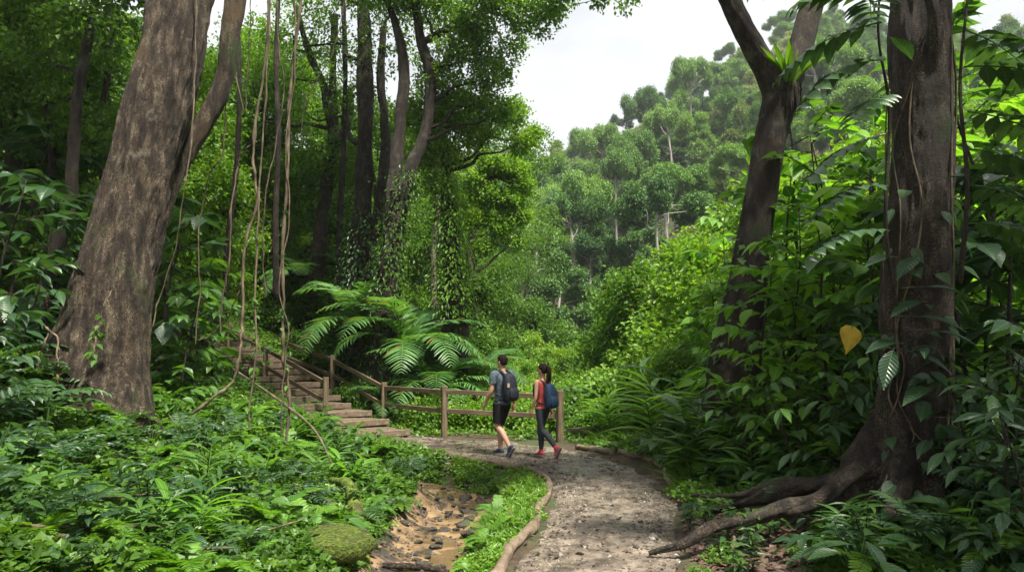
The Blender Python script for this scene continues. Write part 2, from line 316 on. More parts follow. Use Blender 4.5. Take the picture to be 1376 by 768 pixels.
M['soil'] = surfmat('forest_soil', [(.3, (.02, .014, .009)), (.55, (.06, .04, .024)), (.8, (.12, .085, .05))], (5, 5, 5), 9, (.85, .95), .04, second=((.03, .06, .012), .35, .45, .6))
M['path'] = surfmat('path_wet_dirt', [(.34, (.042, .032, .024)), (.5, (.135, .107, .082)), (.68, (.27, .225, .175))], (3.6, 3.6, 3.6), 11, (.22, .85), .04,
    second=[((.05, .04, .03), 5.5, .50, .62), ((.26, .21, .16), 1.1, .55, .70), ((.085, .065, .048), .8, .55, .66)], ruf_scale=.9)
M['step'] = surfmat('step_dirt', [(.3, (.045, .031, .019)), (.55, (.13, .093, .06)), (.8, (.22, .165, .11))], (7, 7, 7), 8, (.85, .85), .02)
M['mud'] = surfmat('stream_mud', [(.32, (.09, .056, .03)), (.5, (.23, .148, .078)), (.7, (.34, .23, .125))], (3.5, 3.5, 3.5), 9, (.06, .5), .03, second=[((.045, .036, .028), 2.6, .52, .60)], ruf_scale=2.5)
M['rock'] = surfmat('wet_dark_rock', [(.3, (.028, .024, .021)), (.6, (.075, .063, .052)), (.8, (.15, .125, .10))], (9, 9, 9), 8, (.25, .7), .02)
M['stone'] = surfmat('path_stone', [(.36, (.035, .028, .022)), (.5, (.10, .08, .06)), (.68, (.23, .195, .15))], (16, 16, 16), 2, (.3, .8), .0, coords='Object')
M['wood'] = surfmat('weathered_timber', [(.3, (.045, .032, .02)), (.55, (.14, .10, .06)), (.8, (.25, .19, .12))], (22, 22, 2.2), 8, (.75, .9), .006, second=((.07, .085, .03), 3, .6, .75))
M['log'] = surfmat('edging_log', [(.3, (.09, .06, .04)), (.55, (.16, .12, .082)), (.8, (.29, .23, .17))], (10, 10, 10), 8, (.7, .9), .012, second=((.07, .09, .02), 2, .6, .72))
M['moss'] = surfmat('moss', [(.35, (.025, .04, .006)), (.52, (.085, .125, .012)), (.68, (.20, .25, .025))], (14, 14, 14), 10, (.95, .95), .06, second=((.05, .035, .02), 2.2, .58, .68))
def plain(name, col, rough=.8, noise=.25, scale=40, spec=.3, bump=.002):
    return surfmat(name, [(.3, tuple(c * (1 - noise) for c in col)), (.7, tuple(min(1, c * (1 + noise)) for c in col))], (scale,) * 3, 4, (rough, rough), bump, spec=spec)
# ================================================================ the setting: ground, path, stream bed
def grid_faces(nx, ny):
    i, j = np.meshgrid(np.arange(ny-1), np.arange(nx-1), indexing='ij')
    return np.stack([i*nx+j, i*nx+j+1, (i+1)*nx+j+1, (i+1)*nx+j], -1).reshape(-1, 4)
_u = np.linspace(-1, 1, 421); gx = 14 * np.sinh(_u * 4.3) / np.sinh(1.0) * .72
_v = np.linspace(-.42, 1, 460); gy = 8.5 + 12 * np.sinh(_v * 4.2) * .8
GX, GY = np.meshgrid(gx, gy); GZ = ground_h(GX, GY)
PL = [(-.75,-3),(-.6,0),(-.3,4),(-.12,5.5),(.2,7),(.42,8.4),(.42,9.6),(.12,10.8),(-.6,11.55),(-1.4,12.2),(-2.4,13.4),(-3.55,14.5)]
PR = [(1.0,-3),(1.0,0),(1.15,4),(1.42,5.5),(1.7,7),(2.0,8.4),(2.1,9.8),(1.7,11.4),(1.05,13.0),(-.2,14.2),(-1.4,14.7),(-2.5,15.5)]
pl, pr = crom(PL, 44), crom(PR, 44)
pctr = (pl + pr) / 2; phalf = np.linalg.norm(pr - pl, axis=1) / 2
def on_path(X, Y, grow=0.0):
    X = np.asarray(X, float); Y = np.asarray(Y, float)
    d = np.hypot(X[..., None] - pctr[:, 0], Y[..., None] - pctr[:, 1]) - phalf * .97
    return d.min(-1) < grow
GZ -= .05 * (np.array([[False]]) | on_path(GX.clip(-5, 5), GY.clip(-4, 18), -.12) * (np.abs(GX) < 5) * (GY < 18))
mb = MB(); mb.add(np.stack([GX, GY, GZ], -1), grid_faces(len(gx), len(gy)))
tag(link('ground', mb.mesh('ground', M['soil'])), 'dark forest soil rising from the path up to the hillside', 'ground', None, 'structure')
_t = np.linspace(0, 1, 70)[None, :, None]
PV = pl[:, None] * (1 - _t) + pr[:, None] * _t; X_, Y_ = PV[..., 0], PV[..., 1]
prof = 1 - np.abs(_t[..., 0] * 2 - 1)**6
def prel(x, y):
    P = np.stack([x, y, x * 0], -1); r = 0
    for o, (f, a) in enumerate([(1.6, .045), (4.5, .022), (11, .014), (26, .008)]): r = r + a * (vn3(P * f + 40 + 9 * o) - .5)
    return r
Z_ = ground_h(X_, Y_) * .5 + .012 + prel(X_, Y_) - .05 * (1 - prof)
def path_z(x, y): return float(ground_h(np.array([x]), np.array([y]))[0]) * .5 + .012 + float(prel(np.array([x]), np.array([y]))[0])
mb = MB(); mb.add(np.stack([X_, Y_, Z_], -1), grid_faces(70, len(pl)))
tag(link('path', mb.mesh('path', M['path'])), 'wet dirt and gravel footpath curving left towards the steps', 'path', None, 'structure')
SL = [(-1.4,2),(-1.45,5),(-1.45,6.6),(-1.5,8),(-1.38,9.4),(-1.75,10.6),(-2.4,11.3)]
SR = [(-.35,2),(-.42,5),(-.38,6.6),(-.27,7.8),(-.1,9.2),(-.1,10.1),(-1.5,11.5)]
sl_, sr_ = crom(SL, 24), crom(SR, 24); _t = np.linspace(0, 1, 50)[None, :, None]
SV = sl_[:, None] * (1 - _t) + sr_[:, None] * _t; X_, Y_ = SV[..., 0], SV[..., 1]
pr_ = np.abs(_t[..., 0] * 2 - 1)
Z_ = ground_h(X_, Y_) + .03 - .07 * pr_**4 + .022 * vnoise(X_, Y_, 4.2) + .012 * vnoise(X_, Y_, 11)
mb = MB(); mb.add(np.stack([X_, Y_, Z_], -1), grid_faces(50, len(sl_)))
tag(link('stream_bed', mb.mesh('stream_bed', M['mud'])), 'shallow muddy orange stream bed in the gully beside the path', 'stream bed', None, 'structure')
# thin sheet of standing water in the gully
mw, t, N, L = newmat('stream_water'); o = N('ShaderNodeOutputMaterial'); b = N('ShaderNodeBsdfPrincipled')
b.inputs['Base Color'].default_value = (.55, .36, .19, 1); b.inputs['Roughness'].default_value = .05; b.inputs['Transmission Weight'].default_value = .75; b.inputs['IOR'].default_value = 1.33
L(b.outputs[0], o.inputs[0])
_w = .85; SV2 = sl_[:, None] * (1 - (.1 + .8 * _t)) + sr_[:, None] * (.1 + .8 * _t)
cz = ground_h((sl_[:, 0] + sr_[:, 0]) / 2, (sl_[:, 1] + sr_[:, 1]) / 2) + .026
mb = MB(); mb.add(np.concatenate([SV2, np.broadcast_to(cz[:, None, None], SV2.shape[:2] + (1,))], -1), grid_faces(50, len(sl_)))
tag(link('stream_water', mb.mesh('stream_water', mw)), 'thin film of muddy water lying in the stream bed', 'water', None, 'structure')
# ---------------------------------------------------------------- stones
def rockmesh(name, seed, mat, flat=.6, sub=2):
    import bmesh
    bm = bmesh.new(); bmesh.ops.create_icosphere(bm, subdivisions=sub, radius=1)
    r = np.random.default_rng(seed); pl_ = nz(r.normal(size=(9, 3))); dd = r.uniform(.45, .8, 9)
    for v in bm.verts:
        p = np.array(v.co)
        for n, d in zip(pl_, dd):
            k = p @ n
            if k > d: p = p - n * (k - d) * .92
        p = p * (1 + .05 * math.sin(p[0] * 9 + seed) * math.sin(p[1] * 8)); p[2] *= flat; v.co = p
    me = bpy.data.meshes.new(name); bm.to_mesh(me); bm.free(); me.materials.append(mat)
    return me
rk = [rockmesh('rock', s, M['rock'], .55, 3) for s in (3, 8, 11, 17, 23, 31)]
rg = np.random.default_rng(12)
def zstream(x, y): return gh(x, y) + .02
cnt = 0
for k in range(700):
    y = rg.uniform(5.6, 10.9); cxx = np.interp(y, [5, 6.6, 8, 9.5, 10.9], [-.85, -.82, -.85, -.62, -.9]); x = cxx + rg.normal() * .17
    if abs(x - cxx) > .5: continue
    if rg.random() > (.95 if 7.2 < y < 10.3 else .35): continue
    s = .02 + .075 * rg.random()**2.2
    o = link('rock', rk[cnt % 6], None, (x, y, zstream(x, y) + .02 + s * .15), (rg.uniform(-.2, .2), rg.uniform(-.2, .2), rg.uniform(0, 6)), (s * rg.uniform(.8, 1.5), s, s * rg.uniform(.7, 1.1)))
    tag(o, 'dark wet stone among many in the muddy stream bed', 'stone', 'dark stones in the stream bed'); cnt += 1
    if cnt > 80: break
# gravel, one object of countless pieces
import bmesh
def scatter_mesh(name, protos, P, S, rng, mats, tilt=.3, label='', cat='', flat=1.0):
    mb = MB()
    for k, me in enumerate(protos):
        V0 = np.array([v.co for v in me.vertices]); F0 = np.array([p.vertices for p in me.polygons])
        idx = np.arange(len(P))[k::len(protos)]; m = len(idx)
        a = rng.uniform(0, 6.28, m); ca, sa = np.cos(a), np.sin(a); an = rng.uniform(.6, 1.3, (m, 3)) * S[idx][:, None]
        W = V0[None] * an[:, None]; tx = rng.normal(size=m) * tilt
        W[..., 2] += W[..., 0] * tx[:, None]
        W = np.stack([W[..., 0] * ca[:, None] - W[..., 1] * sa[:, None], W[..., 0] * sa[:, None] + W[..., 1] * ca[:, None], W[..., 2]], -1) + P[idx][:, None]
        mb.add(W.reshape(-1, 3), (F0[None] + (np.arange(m) * len(V0))[:, None, None]).reshape(-1, 3))
    return tag(link(name, mb.mesh(name, mats, False)), label, cat, None, 'stuff')
gr = [rockmesh('pebble', s, M['stone'], .45, 1) for s in (41, 42, 43, 44)]
n = 9000; ii = rg.integers(0, len(pl) - 1, n * 2); yw = pctr[ii, 1]
keep = rg.random(n * 2) < np.clip(1.3 - (yw - 4) / 14, .2, 1) * (yw > 3.5); ii = ii[keep][:n]
tt = rg.random(len(ii)); edge = rg.random(len(ii)) < .6; tt = np.where(edge, np.where(rg.random(len(ii)) < .55, tt * .3, 1 - tt * .35), tt)
fr = rg.random(len(ii))[:, None]; A_ = pl[ii] * (1 - fr) + pl[ii+1] * fr; B_ = pr[ii] * (1 - fr) + pr[ii+1] * fr
xy = A_ * (1 - tt[:, None]) + B_ * tt[:, None] 
zz = ground_h(xy[:, 0], xy[:, 1]) * .5 + .012 + prel(xy[:, 0], xy[:, 1]) - .05 * np.abs(tt * 2 - 1)**6
S = np.clip(rg.lognormal(-4.4, .62, len(ii)), .005, .065)
scatter_mesh('gravel', gr, np.c_[xy, zz], S, rg, [M['stone']], .4, 'loose angular gravel scattered over the footpath', 'gravel')
n = 1800; yy = rg.uniform(5.2, 11.3, n); tt = rg.random(n); xa = np.interp(yy, [p[1] for p in SL], [p[0] for p in SL]); xb = np.interp(yy, [p[1] for p in SR], [p[0] for p in SR])
xx = xa * (1 - tt) + xb * tt
scatter_mesh('stream_gravel', [rockmesh('pebble', s, M['rock'], .5, 1) for s in (51, 52, 53)], np.c_[xx, yy, ground_h(xx, yy) + .03], np.clip(rg.lognormal(-4.2, .5, n), .006, .05), rg, [M['rock']], .4, 'small dark gravel lying in the muddy stream bed', 'gravel')

# ---------------------------------------------------------------- humid air in the valley
mh, t, N, L = newmat('haze'); o = N('ShaderNodeOutputMaterial'); v = N('ShaderNodeVolumePrincipled')
v.inputs['Color'].default_value = (.9, .95, 1, 1); v.inputs['Density'].default_value = HAZE; v.inputs['Anisotropy'].default_value = .2; L(v.outputs[0], o.inputs['Volume'])
zmin, zmax = float(GZ.min()) - 1, float(GZ.max()) + 45; x0, x1, y0, y1 = gx.min() - 2, gx.max() + 2, gy.min() - 2, gy.max() + 2
mb = MB(); mb.add(np.array([(x, y, z) for z in (zmin, zmax) for y in (y0, y1) for x in (x0, x1)]), np.array([(0,2,3,1),(4,5,7,6),(0,1,5,4),(2,6,7,3),(0,4,6,2),(1,3,7,5)]))
tag(link('haze', mb.mesh('haze', mh, False)), 'pale humid haze filling the valley', 'haze', None, 'stuff')
# ================================================================ steps, fences, edging logs
def beam(name, p0, p1, w, h, mat, parent, seed=0, top=0.0):
    """timber with chamfered edges and slight wander, length along local Z"""
    p0, p1 = Vector(p0), Vector(p1); ln = (p1 - p0).length; r = np.random.default_rng(seed)
    c = min(w, h) * .13; prof = np.array([(w/2-c, -h/2), (w/2, -h/2+c), (w/2, h/2-c), (w/2-c, h/2), (-w/2+c, h/2), (-w/2, h/2-c), (-w/2, -h/2+c), (-w/2+c, -h/2)])
    ns = max(4, int(ln / .18)); V = []; zs = np.r_[0, np.linspace(c * .5, ln - c * .6, ns), ln]
    for i, z in enumerate(zs):
        k = .86 if i in (0, len(zs) - 1) else 1 + r.normal() * .02
        off = np.array([math.sin(z * 2.3 + seed), math.cos(z * 1.9 + seed)]) * .005
        V.append(np.c_[prof * k + off, np.full(8, z)])
    V = np.array(V); n = len(zs); i, j = np.meshgrid(np.arange(n-1), np.arange(8), indexing='ij'); j2 = (j+1) % 8
    F = np.stack([i*8+j, i*8+j2, (i+1)*8+j2, (i+1)*8+j], -1).reshape(-1, 4)
    mb = MB(); mb.add(V.reshape(-1, 3), [F, np.array([[7,6,5,4,3,2,1,0]]), np.array([list(range((n-1)*8, n*8))])])
    o = link(name, mb.mesh(name, mat, False), parent)
    d = (p1 - p0).normalized(); side = Vector((0, 0, 1)).cross(d) if abs(d.z) < .95 else Vector((1, .35, 0))
    x = (side - d * side.dot(d)).normalized(); y = d.cross(x)
    o.matrix_basis = Matrix.Translation(p0 - (parent.location if parent else Vector())) @ Matrix((x, y, d)).transposed().to_4x4()
    return o
def fence(name, label, posts, rails, ends=()):
    """posts: (base, top); rails: heights below the post top"""
    b0 = posts[0][0]; root = thing(name, label, 'fence', (b0.x, b0.y, b0.z))
    for k, (b, t) in enumerate(posts): beam('post', b - Vector((0, 0, .15)), t + Vector((0, 0, .03)), .125, .125, M['wood'], root, k + 3)
    tops = [t for b, t in posts]; ts = ([ends[0]] if ends and ends[0] else []) + tops + ([ends[1]] if ends and len(ends) > 1 and ends[1] else [])
    for r_, hh in enumerate(rails):
        for k in range(len(ts) - 1):
            a, b = ts[k] - Vector((0, 0, hh)), ts[k+1] - Vector((0, 0, hh)); d = (b - a).normalized()
            a2 = a + d * (.05 if (k or not (ends and ends[0])) else 0)
            beam('rail', a2, b - d * .05, .055, .10, M['wood'], root, 40 + k + r_ * 9)
    return root
def post(px, pyb, pyt, d): return at(px, pyb, d), at(px, pyt, d)
near = [post(438, 563, 508, 15.7), post(357, 517, 464, 17.3), post(308, 496, 441, 18.4)]
fence('wooden_fence', 'timber handrail on the near side of the climbing steps, three posts', near, (.1, .52), (None, at(243, 424, 19.6)))
farp = [post(447, 534, 478, 18.0), post(516, 568, 515, 16.6), post(597, 584, 520, 15.0), post(752, 594, 526, 14.1)]
fence('wooden_fence', 'long timber post and rail fence behind the two walkers, down from the steps', farp, (.1, .5), (at(388, 457, 19.4),))
SP = crom([(-2.95, 14.35, 0), (-4.1, 15.75, .33), (-5.3, 17.0, .85), (-7.2, 18.7, 1.7), (-9.4, 20.3, 2.85), (-10.6, 21.3, 3.6)], 30)
sl2 = np.r_[0, np.cumsum(np.linalg.norm(np.diff(SP[:, :2], axis=0), axis=1))]
stair = thing('stairway', 'flight of earth steps with timber risers climbing left into the forest', 'steps', tuple(SP[0]))
zc = 0.0; k = 0
while zc < 3.5:
    i = int(np.argmax(SP[:, 2] >= zc)); a = SP[i]; i2 = int(np.argmax(SP[:, 2] >= zc + .15)); b = SP[i2] if i2 > i else SP[min(i+8, len(SP)-1)]
    d = np.array([b[0]-a[0], b[1]-a[1]]); run = np.linalg.norm(d); d /= run; s = np.array([d[1], -d[0]]); hw = .9 if k < 3 else .70
    r = np.random.default_rng(k + 70); yaw = r.normal() * .04
    mb = MB(); run2 = run + .1; P = []
    nx, ny = 14, 6                                                     # the earth tread, uneven
    for q in np.linspace(0, run2, ny):
        for p in np.linspace(-hw, hw, nx): P.append((*(a[:2] + d * q + s * p), zc + .135 + .012 * vnoise(p * 3 + k, q * 5, 2) - .02 * (abs(p) / hw)**4))
    P = np.array(P); mb.add(P, grid_faces(nx, ny)[:, ::-1])
    lo = P.copy(); lo[:, 2] -= .3; rim = list(range(nx)); mb.add(np.vstack([P[rim], lo[rim]]), np.array([(m_, m_+1, nx+m_+1, nx+m_) for m_ in range(nx-1)]))
    for c_ in (0, nx-1):
        rim = [c_ + nx * m_ for m_ in range(ny)]; mb.add(np.vstack([P[rim], lo[rim]]), np.array([(m_, m_+1, ny+m_+1, ny+m_) for m_ in range(ny-1)]))
    mb.V = [v - np.array(stair.location) for v in mb.V]
    o = link('tread', mb.mesh('tread', M['step']), stair)
    e0 = a[:2] - d * .03 - s * (hw + .04) ; e1 = a[:2] - d * .03 + s * (hw + .04)
    beam('riser', Vector((*e0, zc + .075)), Vector((*e1, zc + .075 + yaw * .3)), .06, .13, M['log'], stair, k + 90)
    zc += .15; k += 1
# edging logs
def logthing(label, pts, rad, mat='log', cat='log', name='edging_log', seed=1, stub=0):
    pts = [Vector(p) for p in pts]; o0 = pts[0]; mb = MB(); r = np.random.default_rng(seed)
    tube(mb, [p - o0 + Vector((r.normal() * .03, 0, 0)) for p in pts], rad if hasattr(rad, '__len__') else [rad * (.9 + r.normal() * .08) for _ in pts], 30, 14, .08, r, bark=(np.mean(rad) * .16))
    o = link(name, mb.mesh(name, M[mat]), None, o0); return tag(o, label, cat)
def gz(x, y, dz=.03): return (x, y, gh(x, y) + dz)
def pz(x, y, dz=.03): return (x, y, max(gh(x, y) * .5, gh(x, y)) + dz)
logthing('long crooked pale log edging the path along the green strip', [pz(-.42, 3.6), pz(-.28, 4.6), pz(-.14, 5.5), pz(.02, 6.25, .04), pz(.2, 6.9), pz(.25, 7.3), pz(.36, 7.9), pz(.46, 8.6)], [.058, .06, .056, .05, .055, .046, .048, .042], seed=3)
logthing('short curved log where the path edge bends left', [pz(.47, 8.65), pz(.5, 9.3), pz(.42, 9.9), pz(.2, 10.6)], .043, seed=4)
logthing('long straight log edging the path below the two walkers', [pz(.16, 10.65), pz(-.5, 11.4), pz(-1.3, 12.0), pz(-2.1, 12.9), pz(-3.0, 14.0)], .05, seed=5)
logthing('log edging the right side of the path next to the end post of the fence', [pz(1.2, 13.0), pz(1.5, 12.2), pz(1.72, 11.4)], .055, seed=6)
logthing('thin log edging the right bend of the path', [pz(1.76, 11.3), pz(2.0, 10.5), pz(2.14, 9.8)], .055, seed=7)
logthing('tilted split log end at the right path edge', [pz(2.16, 9.6, .02), pz(2.12, 9.0, .05), pz(2.2, 8.5, .12)], .05, seed=8)
logthing('fallen rotting log in the weeds right of the fence end', [gz(1.2, 14.9, .12), gz(1.8, 14.8, .12), gz(2.5, 14.9, .1)], .10, 'root', 'log', 'fallen_log', 9)
logthing('mossy fallen branch arching over the gully bank', [gz(-1.25, 6.2, -.05), gz(-1.5, 6.9, .12), gz(-1.75, 7.6, .22), gz(-2.1, 8.1, .16)], [.05, .06, .055, .035], 'moss', 'log', 'fallen_log', 10)
logthing('brown dead branch leaning on the left bank', [gz(-2.3, 9.0, .15), gz(-2.7, 9.3, .5), gz(-3.3, 9.6, .75), gz(-4.0, 9.9, .95)], [.010, .014, .017, .011], 'root', 'branch', 'dead_branch', 11)
logthing('dark stick lying across the mud at the bottom of the gully', [gz(-1.2, 6.55, .05), gz(-.9, 6.6, .06), gz(-.6, 6.55, .05)], [.02, .028, .015], 'bark_dark', 'stick', 'stick', 12)
mr_ = rockmesh('mossy_boulder', 77, M['moss'], .55, 4)
p = gp(436, 755); BLD = (p.x, p.y); o = link('mossy_boulder', mr_, None, (p.x, p.y, p.z + .10), (.1, .05, .3), (.40, .24, .30)); tag(o, 'moss covered boulder at the bottom of the left bank', 'boulder')

rt_ = np.random.default_rng(88)
for (px, py) in [(60,640),(130,700),(210,640),(300,690),(180,760),(380,640),(430,690),(350,740),(250,600),(95,740),(950,600),(1010,700),(1100,730),(980,740),(1060,620),(860,610)]:
    p = gp(px, py); a = rt_.uniform(0, 3.14); l_ = rt_.uniform(.3, .7); u = Vector((math.cos(a), math.sin(a), 0)); q = []
    for t in (-1, -.4, .2, 1): x_, y_ = p.x + u.x * l_ * t, p.y + u.y * l_ * t; q.append(Vector((x_ + rt_.normal() * .03, y_, gh(x_, y_) + .06 + .10 * rt_.random() + max(0, t) * .12)))
    o = logthing('thin brown dead stick lying among the forest floor plants', q, [.012, .014, .010, .005], 'liana', 'stick', 'dead_stick', int(px)); o['group'] = 'dead sticks on the forest floor'
# ================================================================ trees
def crown_into(mb, Cn, Rd, leaf, rng, T=T_R, twigs=60, per=12, spread=.32, flat=.8, mi=0, droop=.35):
    """clumps Cn (k,3) radius Rd (k): leafy twigs spread through each clump, denser towards the outside"""
    Cn = np.asarray(Cn, float); Rd = np.broadcast_to(np.asarray(Rd, float), (len(Cn),))
    cen = Cn.mean(0)
    m = np.maximum(4, (twigs * (Rd / Rd.mean())**2).astype(int)); ci = np.repeat(np.arange(len(Cn)), m)
    d = nz(rng.normal(size=(len(ci), 3))); q = rng.uniform(.2, 1.0, len(ci))**.6 * rng.uniform(.85, 1.18, len(ci))
    tw = Cn[ci] + d * (Rd[ci] * q)[:, None] * np.array([1, 1, flat])
    out = nz(d + .5 * nz(tw - cen) + rng.normal(size=d.shape) * .5)
    ti = np.repeat(np.arange(len(tw)), per); n = len(ti)
    L_ = rng.uniform(0, 1, n)[:, None]
    P = tw[ti] + out[ti] * (L_ - .5) * leaf * per * spread * .5 + rng.normal(size=(n, 3)) * leaf * .75
    D = nz(out[ti] * .6 + rng.normal(size=(n, 3)) * .75 + np.array([0, 0, -droop])); U = nz(np.array([0, 0, 1.0]) + .45 * d[ci][ti] + rng.normal(size=(n, 3)) * .45)
    leaves(mb, T, P, D, U, leaf * rng.uniform(.7, 1.25, n), mi=mi)
def limbs_into(mb, P0, rad0, targets, rng, ns=7, bend=.18, tip=.012, sub=4, k0=0):
    for tg in targets:
        tg = np.asarray(tg, float); i = rng.integers(len(P0) // 2, len(P0)) if len(P0) > 2 else len(P0) - 1
        j = k0 + int(np.argmin(np.linalg.norm(P0[k0:] - (tg - np.array([0, 0, np.linalg.norm(tg - P0[-1]) * .35])), axis=1))); a = P0[j]; ln = np.linalg.norm(tg - a)
        r = min(rad0[j] * .55, .02 + ln * .022)
        mid = a + (tg - a) * .5 + rng.normal(size=3) * ln * bend * .5 + np.array([0, 0, ln * .08]); q = a + (tg - a) * .25 + rng.normal(size=3) * ln * bend * .3; q2 = a + (tg - a) * .78 + rng.normal(size=3) * ln * bend * .3
        tube(mb, [a, q, mid, q2, tg], [r, r * .8, r * .6, r * .4, tip], ns, sub, .04, rng)
def V3(v): return np.array([v[0], v[1], v[2]], float)
# ---- pixel-traced trunk as real geometry at its own distance
def px_trunk(pts, d=None):
    """pts: (px, py, width_px[, depth]) from the base up -> world points, radii"""
    P = []; Rr = []
    for q in pts:
        dd = q[3] if len(q) > 3 else d
        P.append(V3(at(q[0], q[1], dd))); Rr.append(q[2] * dd / FPX / 2)
    return np.array(P), np.array(Rr)
def buttress(base, height, lobes, wid=.22):
    base = 0.0 if base is None else base
    """spread the lowest rings of a trunk into root buttresses: lobes = (angle, reach)"""
    def f(V, P):
        h = P[:, 2] - .45
        for i in range(len(P)):
            k = math.exp(-max(h[i], 0) / height)
            rel = V[i] - P[i]; th = np.arctan2(rel[:, 1], rel[:, 0])
            g = np.zeros(len(th))
            for a, rch in lobes:
                da = (th - a + np.pi) % (2*np.pi) - np.pi; g += rch * np.exp(-(da / wid)**2)
            hor = nz(np.c_[rel[:, :2], np.zeros(len(th))]); V[i] = V[i] + hor * (g * k**1.25)[:, None]
        return V
    return f
def clumps_px(lst, jitter=0, rng=None):
    return np.array([V3(at(a[0], a[1], a[3])) for a in lst]), np.array([a[2] * a[3] / FPX for a in lst])
def hero_tree(label, name, stems, crown=None, leafm='leaf_canopy', bark='bark_dark', leaf=.11, twigs=60, per=12, seed=1, group=None, ns=26, lobes=None, base=None, limb_n=None, ivy=None, T=T_R):
    rng = np.random.default_rng(seed); P0, R0 = stems[0]; o0 = P0[0].copy(); root = thing(name, label, 'tree', tuple(o0), 0, group)
    for k, (P, Rr) in enumerate(stems):
        mb = MB(); big = ns >= 40; tube(mb, P - o0, Rr, ns if k == 0 else max(20, ns // 3), 26 if big else 16, .05 if big else .07, rng, lobes=(lobes if k == 0 else None), bark=Rr.mean() * (.085 if big else .11))
        if crown is not None and (k == len(stems) - 1):
            Cn, Rd = crown; allP = np.concatenate([crom(np.c_[p, r], 4) for p, r in stems]); 
            sel = np.where(Cn[:, 1] > 4.6)[0] if limb_n is None else rng.choice(len(Cn), min(limb_n, len(Cn)), False)
            lm = MB(); limbs_into(lm, allP[:, :3] - o0, allP[:, 3], Cn[sel] - o0, rng, k0=0)
            link('limbs', lm.mesh('limbs', M[bark]), root)
        link('trunk' if k == 0 else 'stem', mb.mesh('trunk', M[bark]), root)
    if crown is not None:
        mb = MB(); crown_into(mb, crown[0] - o0, crown[1], leaf, rng, T, twigs, per)
        link('crown', mb.mesh('crown', M[leafm], False), root)
    if ivy:
        mb = MB(); P, Rr = stems[ivy.get('stem', 0)]; pr_ = crom(np.c_[P, Rr], 12); pr_ = pr_[int(len(pr_) * ivy['t'][0]):int(len(pr_) * ivy['t'][1])]
        n = ivy['n']; i = rng.integers(0, len(pr_), n); th = rng.uniform(0, 6.28, n); rad = pr_[i, 3] * 1.05 + rng.exponential(ivy.get('spread', .06), n)
        dv = np.c_[np.cos(th), np.sin(th), rng.normal(size=n) * .2]; Q = pr_[i, :3] - o0 + dv * rad[:, None] + rng.normal(size=(n, 3)) * .05
        leaves(mb, ivy.get('T', T_RW), Q, nz(dv + np.array([0, 0, -1.0]) + rng.normal(size=(n, 3)) * .5), nz(dv + [0, 0, .5]), ivy['s'] * rng.uniform(.6, 1.3, n))
        link('climbing_leaves', mb.mesh('climbing_leaves', M[ivy['m']], False), root)
    return root
# ---- the big leaning tree on the left
P, Rr = px_trunk([(124, 610, 158, 8.4), (128, 560, 138, 8.4), (134, 500, 118, 8.45), (142, 440, 104, 8.5), (153, 380, 96, 8.55), (168, 320, 90, 8.6), (194, 215, 84, 8.7), (217, 120, 78, 8.8), (242, 0, 74, 9), (262, -110, 70, 9.2), (290, -300, 60, 9.5), (330, -520, 45, 10)])
P2, R2 = px_trunk([(196, 360, 10, 8.95), (220, 290, 15, 9.05), (243, 222, 21, 9.2), (273, 168, 24, 9.3), (298, 118, 24, 9.4), (308, 60, 26, 9.4), (316, 0, 25, 9.5), (330, -140, 22, 9.7), (380, -300, 16, 10)])
cr_c = clumps_px([(330,-560,190,10), (120,-480,180,9), (480,-420,170,10.5), (250,-330,150,11), (420,-300,130,10), (-60,-300,170,9), (40,-200,120,10.5), (330,-200,90,12), (560,-380,120,12),(200,-700,200,10),(480,-650,200,11)])
cr_c = (np.vstack([cr_c[0], [(-1.2, 1.0, 8.6), (-3.2, 3.0, 9.0), (-4.8, .6, 9.4), (-2.2, -.6, 8.8), (-4.6, 3.6, 8.4)]]), np.r_[cr_c[1], 1.0, 1.1, 1.3, 1.1, .9])  # extra clumps added overhead, out of view, to shade the left bank
bt = hero_tree('huge leaning tree with brown furrowed bark and spreading root flare on the left bank', 'buttressed_tree', [(P, Rr), (P2, R2)], cr_c, 'leaf_canopy', 'bark_red', .15, 95, 12, 5, ns=200,
          lobes=buttress(None, .6, [(3.3, .6), (-1.15, .10), (-.45, .28), (-2.2, .26), (-1.7, .04), (2.6, .3)], .27))
ob = np.array(bt.location); rb_ = np.random.default_rng(18)
for pts, rad in [([(200, 520, 8.3), (226, 548, 8.2), (250, 566, 8.1), (285, 580, 8.0), (320, 600, 7.8)], [.12, .10, .07, .045, .02]), ([(70, 480, 8.3), (40, 515, 8.2), (12, 545, 8.1), (-20, 575, 8.0)], [.15, .13, .10, .06]),
                 ([(150, 520, 8.0), (160, 560, 7.7), (172, 590, 7.4), (190, 622, 7.1), (205, 650, 6.9)], [.12, .10, .07, .05, .02]), ([(100, 510, 8.0), (82, 552, 7.7), (60, 590, 7.4), (30, 625, 7.1)], [.12, .10, .07, .03])]:
    P_ = [V3(at(*q)) for q in pts]; P_ = [np.array([p[0], p[1], (gh(p[0], p[1]) + (.03 if k > 1 else .0 if k else .12))]) - ob for k, p in enumerate(P_)]
    mb = MB(); tube(mb, P_, rad, 26, 14, .1, rb_, bark=.012); link('root', mb.mesh('root', M['bark_red']), bt)
